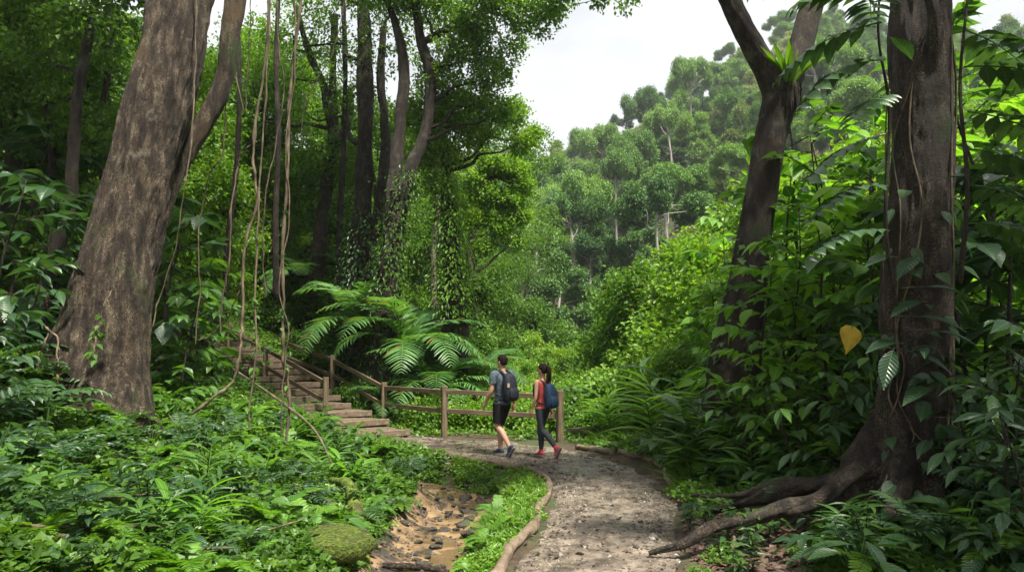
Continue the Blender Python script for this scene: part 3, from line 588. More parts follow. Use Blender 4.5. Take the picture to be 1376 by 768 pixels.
# ---- right dark vine-covered trunk with a long surface root
P, Rr = px_trunk([(1212, 690, 120, 6.4), (1216, 640, 104, 6.4), (1222, 580, 88, 6.4), (1228, 500, 80, 6.4), (1231, 400, 76, 6.4), (1235, 250, 75, 6.4), (1237, 120, 75, 6.4), (1238, 0, 76, 6.4), (1240, -200, 70, 6.4), (1246, -500, 60, 6.5), (1250, -800, 40, 6.7)])
cr_c = clumps_px([(1250,-700,220,6.5), (1150,-620,120,6.6), (1450,-480,220,6.5), (1180,-380,130,7.5), (1380,-300,140,7.5), (1600,-300,250,6),(1300,-250,90,5.2),(1500,-650,200,5.5),(1150,-850,240,6)])
cr_c = (np.vstack([cr_c[0], [(5.4, 2.6, 7.0), (6.6, 4.4, 7.6), (7.4, 2.0, 8.2), (5.0, 1.0, 8.2), (5.9, .2, 8.6), (8.2, 5.5, 8.0)]]), np.r_[cr_c[1], 1.2, 1.3, 1.5, 1.2, 1.2, 1.3])  # unseen clumps added towards the sun to keep trunk and shrubs shaded
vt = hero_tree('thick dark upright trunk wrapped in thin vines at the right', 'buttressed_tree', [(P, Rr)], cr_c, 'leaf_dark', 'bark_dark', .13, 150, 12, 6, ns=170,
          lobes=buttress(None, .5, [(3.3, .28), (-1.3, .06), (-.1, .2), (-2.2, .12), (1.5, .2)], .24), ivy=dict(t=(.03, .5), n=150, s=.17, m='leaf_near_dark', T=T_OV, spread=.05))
def root_into(mb, pts, rad, rng, ns=26): pts = [np.array(p) + rng.normal(size=3) * .02 for p in pts]; tube(mb, pts, rad, ns, 14, .12, rng, bark=np.mean(rad) * .14)
o0 = np.array(vt.location); rngr = np.random.default_rng(8)
for label, pts, rad in [('long surface root', [(1218, 560, 6.45), (1180, 618, 6.3), (1140, 646, 6.2), (1095, 672, 6.15), (1050, 682, 6.15), (1005, 702, 6.1), (960, 708, 6.15), (915, 730, 6.05), (872, 742, 6.05)], [.07, .085, .08, .065, .062, .05, .045, .033, .018]), ('surface root', [(1190, 610, 6.4), (1120, 640, 6.5), (1060, 646, 6.8), (1000, 664, 7.1), (930, 668, 7.4)], [.05, .055, .045, .032, .015]),
                        ('surface root', [(1220, 600, 6.4), (1140, 642, 6.3), (1085, 655, 6.6), (1010, 672, 7.0), (950, 690, 7.3)], [.08, .09, .07, .05, .03]),
                        ('surface root', [(1225, 600, 6.4), (1212, 655, 6.1), (1195, 700, 5.7), (1150, 735, 5.5), (1090, 760, 5.5)], [.07, .08, .065, .045, .03])]:
    mb = MB(); root_into(mb, [V3(at(*p)) - o0 for p in pts], rad, rngr); r_ = link('root', mb.mesh('root', M['bark_dark']), vt)
for k in range(7):                                   # thin vines twisting up the trunk
    mb = MB(); a = rngr.uniform(-3.0, -.3); pts = []
    for z in np.linspace(0, 1, 12):
        c = crom(np.c_[P, Rr], 10); q = c[int(z * (len(c) * .62 - 1)) + 4]; a += rngr.normal() * .3
        pts.append(q[:3] - o0 + np.array([math.cos(a), math.sin(a), 0]) * (q[3] * 1.06 + .012 + (.16 if z < .1 else 0)))
    tube(mb, pts, [rngr.uniform(.006, .013)] * 12, 7, 5, .05, rngr); link('clinging_vine', mb.mesh('clinging_vine', M['root']), vt)
# ---- right-middle leaning forked tree with bird's nest fern
P, Rr = px_trunk([(975, 640, 74, 10), (980, 585, 64, 10), (985, 500, 57, 10), (995, 420, 54, 10), (1010, 340, 47, 10), (1024, 260, 42, 10), (1034, 190, 40, 10), (1047, 132, 44, 10)])
Pa, Ra = px_trunk([(1047, 140, 34, 10), (1032, 100, 33, 9.9), (1012, 62, 31, 9.8), (994, 30, 29, 9.7), (978, -10, 28, 9.6), (950, -90, 24, 9.4), (900, -220, 18, 9.2)])
Pb, Rb = px_trunk([(1050, 140, 30, 10), (1066, 98, 30, 10.1), (1080, 50, 30, 10.2), (1092, 0, 28, 10.3), (1120, -120, 22, 10.5)])
cr_c = clumps_px([(880,-360,60,9.2), (1120,-200,80,10.5), (1180,-60,60,11), (1150,-300,80,10.5), (1095,-60,50,10.8), (1080,-150,50,10.6)])
lt = hero_tree('leaning forked tree with a bird nest fern in its fork, right of the valley view', 'forked_tree', [(P, Rr), (Pa, Ra), (Pb, Rb)], cr_c, 'leaf_canopy', 'bark_dark', .12, 80, 12, 7, ns=110,
          lobes=buttress(None, .35, [(3.2, .2), (-.2, .18), (-1.4, .12)], .3), ivy=dict(t=(.12, .6), n=260, s=.13, m='leaf_near', T=T_RW, spread=.05))
fr = thing('bird_nest_fern', 'bird nest fern growing in the fork of the leaning tree', 'fern', tuple(at(1060, 118, 9.85)))
mb = MB(); r_ = np.random.default_rng(3); n = 36; a = r_.uniform(0, 6.28, n); leaves(mb, T_LA, np.c_[np.cos(a), np.sin(a), a*0] * .06, np.c_[np.cos(a) * .5, np.sin(a) * .5, r_.uniform(.9, 1.5, n)], np.c_[-np.cos(a), -np.sin(a), a*0+.3], r_.uniform(.42, .8, n), .8)
link('fronds', mb.mesh('fronds', M['leaf_bright'], True), fr)
mb = MB(); n = 240; a = r_.uniform(0, 6.28, n); leaves(mb, T_ST, np.c_[np.cos(a) * .15, np.sin(a) * .12, r_.uniform(-.12, .08, n)], np.c_[np.cos(a) * .4, np.sin(a) * .4, -np.ones(n)], np.c_[np.cos(a), np.sin(a), a*0], r_.uniform(.12, .36, n), 1.2)
link('root_mass', mb.mesh('root_mass', M['bark_dark'], False), fr)
# ---- slim trunks on the far left
LG = None
P, Rr = px_trunk([(60, 420, 22), (75, 340, 21), (90, 290, 19), (97, 230, 19), (103, 140, 16), (119, 50, 13), (140, -60, 10)], 11)
hero_tree('slim pale barked tree left of the huge leaning trunk', 'slim_tree', [(P, Rr * .85)], clumps_px([(120,30,60,11), (60,70,50,11.5), (170,-40,60,11), (30,-30,60,11.5), (120,-110,70,11.5)]), 'leaf_canopy', 'bark_dark', .11, 90, 12, 21)
P, Rr = px_trunk([(-8, 360, 24), (5, 290, 21), (20, 200, 19), (34, 120, 18), (45, 40, 15), (50, -60, 12)], 13)
hero_tree('slim dark tree standing by the left edge of the picture', 'slim_tree', [(P, Rr)], clumps_px([(20,60,70,13), (80,150,40,13.5), (-20,150,55,13), (60,-30,60,13)]), 'leaf_canopy', 'bark_dark', .11, 90, 12, 22)
# ---- middle trees
def T1(label, pts, d, crown, leafm, seed, **k):
    st = [px_trunk(q, d) for q in (pts if isinstance(pts[0], list) else [pts])]; return hero_tree(label, k.pop('name', 'rainforest_tree'), st, clumps_px(crown) if crown else None, leafm, k.pop('bark', 'bark_dark'), k.pop('leaf', .11), k.pop('twigs', 70), k.pop('per', 12), seed, **k)
T1('tall straight dark trunk behind the palms with shaggy climber at its foot', [[(470, 520, 44), (474, 470, 36), (480, 390, 30), (486, 320, 26), (489, 240, 23), (491, 150, 20), (489, 60, 17), (488, -40, 14)], [(482,400,18),(500,330,17),(514,250,15),(518,180,13),(512,110,11),(515,40,8)]], 20,
   [(480,20,70,20), (430,-20,70,20), (540,-10,70,20), (470,110,50,20.5), (400,60,55,20.5), (520,60,50,19.5), (410,150,40,21), (455,-80,80,20)], 'leaf_canopy', 31, twigs=75, ivy=dict(t=(0, .5), n=3200, s=.13, m='leaf_dark', T=T_RN, spread=.16))
T1('twisting dark tree with snaking forked limbs in the middle of the forest', [[(512, 520, 34), (514, 450, 32), (520, 380, 28), (527, 330, 24), (540, 270, 19), (552, 225, 17), (566, 195, 16), (576, 150, 15), (577, 95, 14), (566, 55, 13), (558, 0, 12), (552, -60, 9)],
   [(522, 350, 18), (528, 260, 18), (534, 200, 17), (541, 130, 15), (543, 90, 14), (536, 50, 11), (520, 0, 8)], [(562, 60, 10), (600, 40, 10), (640, 20, 9), (680, -5, 7), (740, -15, 4)]], 18,
   [(575,-10,55,18), (520,-20,55,18), (625,60,42,18), (660,95,34,18), (640,20,38,17.5), (595,110,36,18.5), (690,60,20,18), (700,20,32,17), (735,8,30,16.5), (680,-25,45,17), (760,-22,32,16), (800,-24,22,15.5), (730,45,10,16.5), (852,-12,14,15.5), (838,10,8,15.5), (805,0,12,15.5),(668,150,30,18.2),(640,130,30,18.2)], 'leaf_canopy', 32, twigs=110, per=13, leaf=.10, ivy=dict(t=(0, .45), n=2600, s=.12, m='leaf_canopy', T=T_RN, spread=.12))
T1('short dark trunk clothed in hanging climbers beside the tree ferns', [(612, 500, 34), (611, 430, 32), (609, 370, 27), (606, 310, 20), (601, 260, 15), (598, 220, 11), (596, 170, 8)], 19,
   [(600,205,30,19), (585,170,32,19), (612,150,34,19), (568,210,26,19), (640,180,26,19), (590,240,22,18.8), (560,150,30,19.2), (700,190,22,19.5), (690,150,24,19.5), (718,178,14,19.6)], 'leaf_bright', 33, leaf=.10, twigs=130, ivy=dict(t=(.18, .75), n=4200, s=.13, m='leaf_bright', T=T_RN, spread=.22))
T1('small arching tree with a glowing green crown at the edge of the valley view', [(640, 470, 12), (638, 400, 11), (632, 340, 10), (640, 290, 9), (655, 250, 7), (675, 220, 5)], 23,
   [(640,240,20,23), (662,222,22,23), (690,228,20,23), (704,250,16,23), (655,262,20,23), (684,270,20,23), (700,290,14,23), (640,290,18,23), (672,305,18,23), (695,325,10,23), (650,330,14,23), (625,265,16,23)], 'leaf_bright', 34, leaf=.105, twigs=130, per=12, bark='bark_grey')
T1('dark forking tree between the hanging vines and the palms', [[(425, 400, 22), (428, 345, 19), (433, 290, 17), (441, 240, 16), (446, 190, 13), (436, 120, 10), (415, 70, 9), (398, 10, 7)], [(443, 230, 12), (450, 180, 11), (447, 110, 10), (450, 20, 8)], [(444, 215, 11), (468, 160, 10), (470, 120, 8)]], 22,
   [(400,20,50,22), (350,60,50,22.5), (440,60,40,22), (380,110,40,23), (460,110,30,22), (340,150,45,23)], 'leaf_bright', 35, leaf=.12, twigs=70)
for k_, (lab, pts, d) in enumerate([('slender leaning sapling trunk behind the hanging vines', [(300,430,9),(306,330,8),(318,220,7),(322,110,6),(318,0,5),(316,-80,4)], 15.5), ('slender straight trunk left of the dark forking tree', [(372,400,9),(370,300,8),(374,190,7),(371,80,7),(376,-40,5)], 17),
     ('slender dark trunk between the forking tree and the tall straight trunk', [(458,430,10),(456,320,9),(461,210,8),(464,100,7),(460,-30,6)], 21), ('slender crooked trunk right of the slim left trees', [(128,360,9),(140,270,8),(132,180,7),(146,90,7),(150,-30,5)], 14),
     ('slender pale trunk right of the climber clad trunk', [(585,440,9),(582,350,8),(588,260,7),(580,170,6),(584,90,5)], 22), ('slender dark trunk rising behind the top of the steps', [(258,420,11),(262,320,10),(256,220,9),(268,120,8),(262,10,7),(265,-60,5)], 19)]):
    x_, y_, w_ = pts[-1]; T1(lab, pts, d, [(x_ - 25, y_ - 20, 30, d), (x_ + 28, y_ - 35, 34, d + .5), (x_ + 2, y_ - 70, 36, d), (x_ - 14, y_ + 30, 20, d)], 'leaf_canopy', 60 + k_, name='slender_tree', bark=('bark_grey' if 'pale' in lab else 'bark_dark'), twigs=30, ns=12)
# ---- generic understory trees (copied)
def proto_tree(name, seed, H, crownspec, leafm, bark, leaf, twigs, per, tr=.09, T=T_R, limbs=6, lean=.5, crs=None):
    rng = np.random.default_rng(seed); root = link(name, None)
    P = np.array([(0, 0, -.4), (lean*.1, 0, H*.2), (lean*.4, lean*.2, H*.5), (lean*.6, lean*.1, H*.78), (lean, 0, H*.95)]) + np.r_[[[0,0,0]], rng.normal(size=(4, 3)) * H * .02]
    Rr = np.array([1.25, 1, .8, .55, .2]) * tr; mb = MB(); tube(mb, P, Rr, 9, 5, .06, rng)
    Cn, Rd = crownspec(rng, H); limbs_into(mb, crom(np.c_[P, Rr], 4)[:, :3], crom(np.c_[P, Rr], 4)[:, 3], Cn[rng.choice(len(Cn), min(limbs, len(Cn)), False)], rng, 5, sub=3)
    link('trunk', mb.mesh('trunk', M[bark]), root)
    mb = MB(); crown_into(mb, Cn, Rd, leaf, rng, T, twigs, per); link('crown', mb.mesh('crown', M[leafm], False), root)
    return root
def cs_full(rng, H):      # leafy from the ground up
    n = 30; z = rng.uniform(.05, 1, n); a = rng.uniform(0, 6.28, n); r = H * .26 * np.sqrt(rng.random(n)) * (1.1 - .4 * z)
    return np.c_[r*np.cos(a), r*np.sin(a), z*H], H * .085 * rng.uniform(.7, 1.4, n)
def cs_round(rng, H, lo=.45, w=.3):
    n = 22; d = nz(rng.normal(size=(n, 3))); c = np.array([0, 0, H*(lo+1)/2]); 
    return c + d * np.array([H*w, H*w, H*(1-lo)/2]) * rng.uniform(.5, 1.08, n)[:, None], H * .085 * rng.uniform(.55, 1.7, n)
def cs_dome(rng, H, w=.33, lo=.45):
    n = 34; d = nz(rng.normal(size=(n, 3))); d[:, 2] = np.abs(d[:, 2]) * .9 - .12; ax = rng.uniform(.8, 1.2, 2)
    c = np.array([0, 0, H * lo]) + d * np.array([H * w * ax[0], H * w * ax[1], H * (1 - lo) * .92]) * rng.uniform(.62, 1.05, n)[:, None]
    return cap_((c, H * .062 * rng.uniform(.6, 1.75, n)), H)
def cap_(cr, H): return np.vstack([cr[0], [(1, 0, H * .93), (.8, .3, H * .84), (.5, -.4, H * .88)]]), np.r_[cr[1], H * .07, H * .08, H * .06]
def cs_umb(rng, H):
    n = 18; a = rng.uniform(0, 6.28, n); r = H * .33 * np.sqrt(rng.random(n)); return np.c_[r*np.cos(a), r*np.sin(a), H * (.94 - .5 * (r / H)**1.2 * 1.2 + rng.normal(size=n) * .03)], H * .07 * rng.uniform(.8, 1.3, n)
def cs_tower(rng, H):
    n = 34; z = rng.uniform(.08, 1, n); a = rng.uniform(0, 6.28, n); r = H * .16 * np.sqrt(rng.random(n)) * (1.25 - z); return np.c_[r*np.cos(a), r*np.sin(a), z*H], H * .07 * rng.uniform(.7, 1.3, n)
def cs_bush(rng, H):
    n = 26; d = nz(rng.normal(size=(n, 3))); d[:, 2] = np.abs(d[:, 2]); return d * np.array([H*.8, H*.8, H*.8]) * rng.uniform(.5, 1, n)[:, None] * .9, H * .26 * rng.uniform(.7, 1.3, n)
used = set()
def place(pr_, loc, rz, s, label, cat, group, tiltr=0.0):
    if pr_.name not in used:
        used.add(pr_.name); pr_.location = loc; pr_.rotation_euler = (tiltr, tiltr * .5, rz); pr_.scale = s if hasattr(s, '__len__') else (s,)*3
        r = pr_
    else: r = dup(pr_, loc, (tiltr, tiltr * .5, rz), s if hasattr(s, '__len__') else (s,)*3)
    tag(r, label, cat, group); return r
und = [proto_tree('understory_tree', 101, 6, cs_full, 'leaf_canopy', 'bark_dark', .13, 60, 12), proto_tree('understory_tree', 102, 7, cs_full, 'leaf_canopy', 'bark_dark', .12, 65, 12),
       proto_tree('understory_tree', 103, 9, lambda r, H: cs_round(r, H, .3, .26), 'leaf_canopy', 'bark_dark', .12, 80, 12), proto_tree('understory_tree', 104, 8, cs_full, 'leaf_bright', 'bark_grey', .12, 65, 12),
       proto_tree('understory_tree', 105, 13, lambda r, H: cs_round(r, H, .35, .28), 'leaf_canopy', 'bark_dark', .14, 110, 12, .16)]
r1 = np.random.default_rng(55)
LU = ['dense dark green understory tree in the forest left of the steps', 'mid green understory tree in the forest left of the valley view', 'rounded green understory tree in the left forest', 'bright green sunlit understory tree in the left forest', 'tall leafy canopy tree deep in the left forest']
spots = []
for k in range(4000):                                   # blue-noise placement through the left forest
    y = r1.uniform(12.5, 48); x = -r1.uniform(0.02, .95) * y
    px = CX + x / y * FPX
    if px > 640 and y < 26 or px > 680: continue
    if 0 > y - 12.5 - max(0, (x + 9)) * 1.5: continue
    if y < 24 and px > 250 and abs(x + 5.5) < 6 and y < 21.5 + max(0, -(x + 5)) * .4 : continue
    if min([math.hypot(x - a, y - b) / (1.35 + .055 * max(b, y)) for a, b in spots] or [9]) < 1: continue
    spots.append((x, y))
    if len(spots) > 130: break
for x, y in spots:
    px = CX + x / y * FPX
    if y > 33: t = 4
    else: t = int(r1.choice([0, 1, 2, 3] if px > 180 else [0, 3, 0, 1, 2, 1], 1)[0])
    if y > 25 and r1.random() < .45: t = 4
    if y < 20 and t == 4: t = 0
    place(und[t], (x, y, gh(x, y)), r1.uniform(0, 6.28), r1.uniform(.75, 1.2), LU[t], 'tree', LU[t].replace('tree', 'trees', 1), r1.normal() * .05)
# ---- hillside forest
def hp(seed, H, fn, lm, leaf=.30, tw=120, tr=.28, li=10): return proto_tree('hillside_tree', seed, H, fn, lm, 'bark_pale', leaf, tw, 12, tr, T_RW, li, 1)
hill = [hp(201, 17, lambda r, H: cs_dome(r, H, .34, .4), 'leaf_hill_a'), hp(202, 18, lambda r, H: cs_dome(r, H, .30, .5), 'leaf_hill_b'), hp(203, 22, lambda r, H: cap_(cs_umb(r, H), H), 'leaf_hill_a', .3, 150), hp(204, 18, lambda r, H: cap_(cs_tower(r, H), H), 'leaf_hill_b', .3, 90),
        hp(205, 15, lambda r, H: cs_dome(r, H, .38, .3), 'leaf_hill_c'), hp(206, 21, lambda r, H: cap_(cs_umb(r, H), H), 'leaf_hill_b', .3, 150, .42), hp(207, 20, lambda r, H: cs_dome(r, H, .26, .55), 'leaf_hill_d'), hp(208, 16, lambda r, H: cs_dome(r, H, .40, .35), 'leaf_hill_a'),
        hp(209, 19, lambda r, H: cs_dome(r, H, .28, .35), 'leaf_hill_b')]
LH = ['deep green round crowned rainforest tree on the far hillside', 'pale green round crowned rainforest tree on the far hillside', 'flat crowned dark rainforest tree on the far hillside', 'creeper draped columnar tree on the far hillside', 'yellowish olive crowned tree on the far hillside', 'flat crowned pale tree with a bare white trunk on the far hillside', 'cream topped tree on the far hillside', 'wide spreading deep green tree on the far hillside', 'narrow domed fresh green tree on the far hillside']
WT = [(771,66,.8),(779,70,.86),(744,84,.85),(832,92,.95),(852,104,1.0),(812,125,1.1),(905,110,1.0),(720,100,.95),(935,140,1.2),(870,150,1.25),(700,75,.8),(790,150,1.2)]
cnt = 0; y = 50.0; r2 = np.random.default_rng(77)
while y < 232:
    sp = 4.7 + y * .0235; x = -.13 * y - 3; top = .54 * y + 4
    while x < top:
        xx, yy = x + r2.normal() * sp * .2, y + r2.normal() * sp * .25; x += sp * r2.uniform(.85, 1.2)
        if any(abs(xx / yy - (wp - CX) / FPX) < .017 and wd - 20 < yy < wd + 3 for wp, wd, _ in WT): continue
        t = int(r2.choice(9, p=[.18, .16, .09, .09, .12, .1, .04, .12, .10])); s = r2.uniform(.5, 1.1) * (.45 + .38 * min(1, y / 130)) * (1.3 if r2.random() < .12 else 1)
        place(hill[t], (xx, yy, gh(xx, yy) - .4), r2.uniform(0, 6.28), (s, s, s * r2.uniform(.9, 1.2)), LH[t], 'tree', LH[t].replace('tree', 'trees', 1)); cnt += 1
    y += sp * .92
for k in range(46):                                      # hill showing between the leaves at the far right
    yy = r2.uniform(60, 200); xx = yy * r2.uniform(.58, .8); t = int(r2.choice([0, 1, 4])); s = r2.uniform(.8, 1.2)
    place(hill[t], (xx, yy, gh(xx, yy) - .4), r2.uniform(0, 6.28), s, LH[t], 'tree', LH[t].replace('tree', 'trees', 1)); cnt += 1
print('hill trees', cnt)
# ---- valley thickets, mounds of creeper and bushes beyond the fence
bush = [proto_tree('creeper_mound', 301, 1.6, cs_bush, 'leaf_bright', 'bark_dark', .085, 90, 12, .04, T_RW, 3, .1), proto_tree('creeper_mound', 302, 1.6, cs_bush, 'leaf_herb', 'bark_dark', .10, 75, 12, .04, T_R, 3, .1),
        proto_tree('creeper_mound', 303, 1.7, cs_bush, 'leaf_canopy', 'bark_dark', .11, 75, 12, .04, T_RW, 3, .1)]
def cs_mound(rng, H):
    n = 70; d = nz(rng.normal(size=(n, 3))); d[:, 2] = np.abs(d[:, 2]); return d * np.array([H*.75, H*.75, H*.85]) * rng.uniform(.6, 1.05, n)[:, None] * (1 + .25 * np.sin(3 * np.arctan2(d[:, 1], d[:, 0]) + 1))[:, None], H * .13 * rng.uniform(.5, 1.6, n)
bbig = [proto_tree('creeper_mound', 311, 4.6, cs_mound, 'leaf_bright', 'bark_dark', .115, 105, 12, .06, T_R, 3, .3), proto_tree('creeper_mound', 312, 4.6, cs_mound, 'leaf_herb', 'bark_dark', .12, 105, 12, .06, T_R, 3, .3), proto_tree('creeper_mound', 313, 5, cs_mound, 'leaf_canopy', 'bark_dark', .12, 110, 12, .06, T_RW, 3, .3)]
LB = ['bright yellow green leafy thicket behind the fence', 'fresh green leafy thicket in the valley', 'darker green leafy thicket in the valley']
def bpl(px, d, s, t, rr=r2):
    x = (px - CX) / FPX * d; z = gh(x, d); big = s > 1.45; s = s * (.36 if big else 1); place((bbig if big else bush)[t], (x, d, z - (.4 if big else .15) * s), rr.uniform(0, 6.28), (s * rr.uniform(.9, 1.15), s, s * rr.uniform(.8, 1.15)), LB[t], 'bush', LB[t].replace('thicket', 'thickets'))
for px, d, s, t in [(590,16.8,.8,0),(630,17,.8,0),(665,17.2,.95,0),(560,17.6,.7,2),(700,18,1.0,0),(640,19.5,1.5,1),(690,20.5,1.7,0),(740,18.5,1.05,2),(780,18,.9,1),(735,22,1.9,0),(790,21,1.5,1),(820,17,.9,1),
                    (850,19,1.4,0),(870,16,.85,2),(905,17.5,1.25,1),(760,26,2.0,1),(710,27,2.2,0),(830,25,1.8,2),(880,23,2.0,1),(925,21,2.0,0),(960,18,2.0,1),(945,15,1.1,2),(665,30,3.0,1),(730,33,2.7,0),(800,32,2.6,1),(860,31,2.6,0),(910,29,2.8,1),
                    (700,40,3.4,2),(765,41,3.2,1),(830,40,3.2,2),(885,39,3.2,0),(940,36,4,1),(980,24,3.5,0),(1020,20,3.4,1),(1060,17,3.0,0),(1100,21,4.0,1),(1150,18,3.6,0),(1210,20,4.0,1),(1270,17,3.4,0),(1330,20,4.0,1),(1390,17,3.6,2),
                    (1080,28,5,0),(1180,29,5,1),(1290,30,5,0),(1010,14,1.5,1),(1090,13.5,1.9,0),(1160,13,1.9,1),(1240,12.5,2,0),(1320,12.5,2.2,2),(1395,12,2.2,1),
                    (530,18.5,.9,2),(480,17.8,.6,2),(430,20.5,.9,2),(610,21.5,1.6,2),(570,23,2,1),(500,24,2,2),(440,25,2.2,2)]:
    bpl(px, d, s, t)

for px, d, s in WT:
    x = (px - CX) / FPX * d; place(hill[5], (x, d, gh(x, d) - .4), r2.uniform(0, 6.28), (s * .55, s * .55, s * .95), 'slender tree with a tall bare white trunk among the valley forest', 'tree', 'white trunked trees in the valley')

for px, d, s, t in [(225,23.5,.7,0),(262,25,.75,1),(300,25.5,.7,0),(345,24.5,.6,1),(375,23.5,.6,0),(240,22,.45,0),(318,23,.4,1)]:
    x = (px - CX) / FPX * d; place(und[t], (x, d, gh(x, d) - .6), r2.uniform(0, 6.28), s, ('dark', 'lighter')[t] + ' green leafy tree above the top of the steps', 'tree', 'trees above the top of the steps')
# ================================================================ palms, ferns, shrubs, herbs, vines
def frond_into(mb, base, az, L_, el, droop, T, npair, leafl, rng, rach=.012, wleaf=1.0, vee=.25, twist=0.0, fwd=.55, mi=0, mr=1):
    t = np.linspace(0, 1, 14); ang = el - droop * t**1.3; h = np.array([math.cos(az), math.sin(az), 0.0])
    step = L_ / 13; P = [np.array(base, float)]
    for a in ang[1:]: P.append(P[-1] + step * (h * math.cos(a) + np.array([0, 0, math.sin(a)])))
    P = np.array(P); tube(mb, P, rach * (1.05 - t * .9), 5, 1, mi=mr, cap=False)
    s = np.linspace(.14, 1, npair); Q = np.stack([np.interp(s, t, P[:, k]) for k in range(3)], 1); Tn = nz(np.stack([np.interp(s, t, nz(np.gradient(P, axis=0))[:, k]) for k in range(3)], 1))
    side = nz(np.cross(Tn, [0, 0, 1.0])); up = np.cross(side, Tn); ln = leafl * np.sin(np.pi * (.12 + .86 * s**.85))**.6
    for sg in (-1, 1):
        D = nz(side * sg + Tn * fwd + up * vee + rng.normal(size=Q.shape) * .07); leaves(mb, T, Q, D, up + .3 * side * sg, ln * rng.uniform(.9, 1.08, npair), wleaf, mi=mi)
T_PALM = tmpl([.02, .032, .03, .022, .003], .38, .3)
T_PIN = tmpl([.06, .15, .13, .01], .12, .2)
def palm(name, label, loc, nf, L_, seed, droop=1.9, npair=44, leafl=.42, trunk=.5, el=(.5, 1.35), scale=1.0, wl=1.0, group=None, cat='palm'):
    rng = np.random.default_rng(seed); root = thing(name, label, cat, loc, 0, group, scale)
    mb = MB(); tube(mb, [(0, 0, -.2), (0, 0, trunk * .5), (.02, 0, trunk)], [.09, .08, .07], 10, 4, .06, rng); link('trunk', mb.mesh('trunk', M['bark_dark']), root)
    for k in range(nf):
        mb = MB(); az = k * 2.399 + rng.normal() * .15; e_ = rng.uniform(*el)
        frond_into(mb, (0, 0, trunk), az, L_ * rng.uniform(.8, 1.1), e_, droop * rng.uniform(.8, 1.15), T_PALM, npair, leafl, rng, .022, wl)
        link('frond', mb.mesh('frond', [M['leaf_palm'], M['leaf_fern']]), root)
    return root
def onp(px, d): x = (px - CX) / FPX * d; return (x, d, gh(x, d))
palm('palm', 'large feathery palm in the middle of the group behind the fence', onp(545, 18.4), 17, 2.8, 1, trunk=1.6, el=(.75, 1.45), leafl=.66, npair=30, wl=1.9)
palm('palm', 'feathery palm with broad silvery fronds at the left of the group behind the rail', onp(486, 19.2), 13, 2.5, 2, trunk=2.0, el=(.5, 1.4), leafl=.66, droop=2.0, wl=2.0, npair=27)
palm('palm', 'low drooping palm at the right of the group behind the fence', onp(590, 17.9), 14, 2.3, 3, trunk=.9, el=(.6, 1.3), leafl=.5, wl=1.8, npair=28)
palm('palm', 'half hidden palm above the top of the steps', onp(412, 22.5), 10, 2.1, 4, trunk=2.3, leafl=.55, el=(.4, 1.1), wl=2.0, npair=26)
palm('tree_fern', 'pale tree fern hanging under the climber clad trunk', onp(652, 19.8), 13, 1.9, 5, trunk=1.9, leafl=.42, el=(.0, .9), droop=1.7, wl=1.3, cat='fern')
palm('palm', 'small young palm at the foot of the palm group by the fence', onp(520, 17.4), 10, 1.2, 6, trunk=.25, leafl=.32, npair=30, wl=1.3)
palm('tree_fern', 'tree fern with pale fronds rising above the back of the palm group', onp(560, 21.5), 12, 2.4, 7, trunk=1.8, leafl=.5, el=(.3, 1.2), wl=1.2, cat='fern')
# ---- prototypes of small plants

def p_fern(seed, nf=10, L_=.62, leafm='leaf_fern', npair=26):
    rng = np.random.default_rng(seed); mb = MB()
    for k in range(nf): frond_into(mb, (0, 0, .02), k * 2.4 + rng.normal() * .2, L_ * rng.uniform(.7, 1.15), rng.uniform(.6, 1.2), rng.uniform(1.1, 1.8), T_PIN, npair, L_ * .22, rng, .005, 1.0, .1)
    return mb, [M[leafm], M['leaf_dark']]
def p_rosette(seed, n=14, T=T_OV, s=(.16, .26), stalk=(.15, .45), leafm='leaf_near', spread=.7, wl=1.0):
    rng = np.random.default_rng(seed); mb = MB()
    P, D, U, S = [], [], [], []
    for k in range(n):
        az = k * 2.4 + rng.normal() * .3; st = rng.uniform(*stalk); e_ = rng.uniform(.5, 1.35); h = np.array([math.cos(az), math.sin(az), 0])
        tip = h * st * math.cos(e_) * spread + np.array([0, 0, st * math.sin(e_)]); tube(mb, [(0, 0, -.03), tip * .5 + [0, 0, .03], tip], [.006, .005, .003], 5, 3, mi=1, cap=False)
        P.append(tip); D.append(h + [0, 0, rng.uniform(-.35, .45)]); U.append([0, 0, 1] - .2 * h + rng.normal(size=3) * .2); S.append(rng.uniform(*s))
    leaves(mb, T, np.array(P), np.array(D), np.array(U), np.array(S), wl); return mb, [M[leafm], M['leaf_dark']]
def p_ginger(seed, ns=4, H=.7, ll=.42, leafm='leaf_near', T=T_LA, nl=9):
    rng = np.random.default_rng(seed); mb = MB()
    for k in range(ns):
        az = rng.uniform(0, 6.28); lean = rng.uniform(.15, .5); h = np.array([math.cos(az), math.sin(az), 0]); q = [h * H * lean * t**1.6 + np.array([rng.normal()*.0, 0, H * t * (1 - .12 * t)]) + h * .05 for t in (-.03, .3, .6, 1)]
        hh = rng.uniform(.65, 1.1); q = [a * hh for a in q]; c = tube(mb, q, [.010, .009, .007, .004], 6, 4, mi=1, cap=False)
        t_ = np.linspace(.25, 1, nl); i = (t_ * (len(c) - 1)).astype(int); sa = az + 1.57
        sd_ = np.array([[math.cos(sa), math.sin(sa), 0]]) * (np.where(np.arange(nl) % 2, 1, -1))[:, None]
        leaves(mb, T, c[i], sd_ * .9 + h * .35 + np.array([0, 0, .75]) + rng.normal(size=(nl, 3)) * .12, np.array([[0, 0, 1.]]) - sd_ * .5, ll * rng.uniform(.75, 1.1, nl), 1.15)
    return mb, [M[leafm], M['leaf_near']]
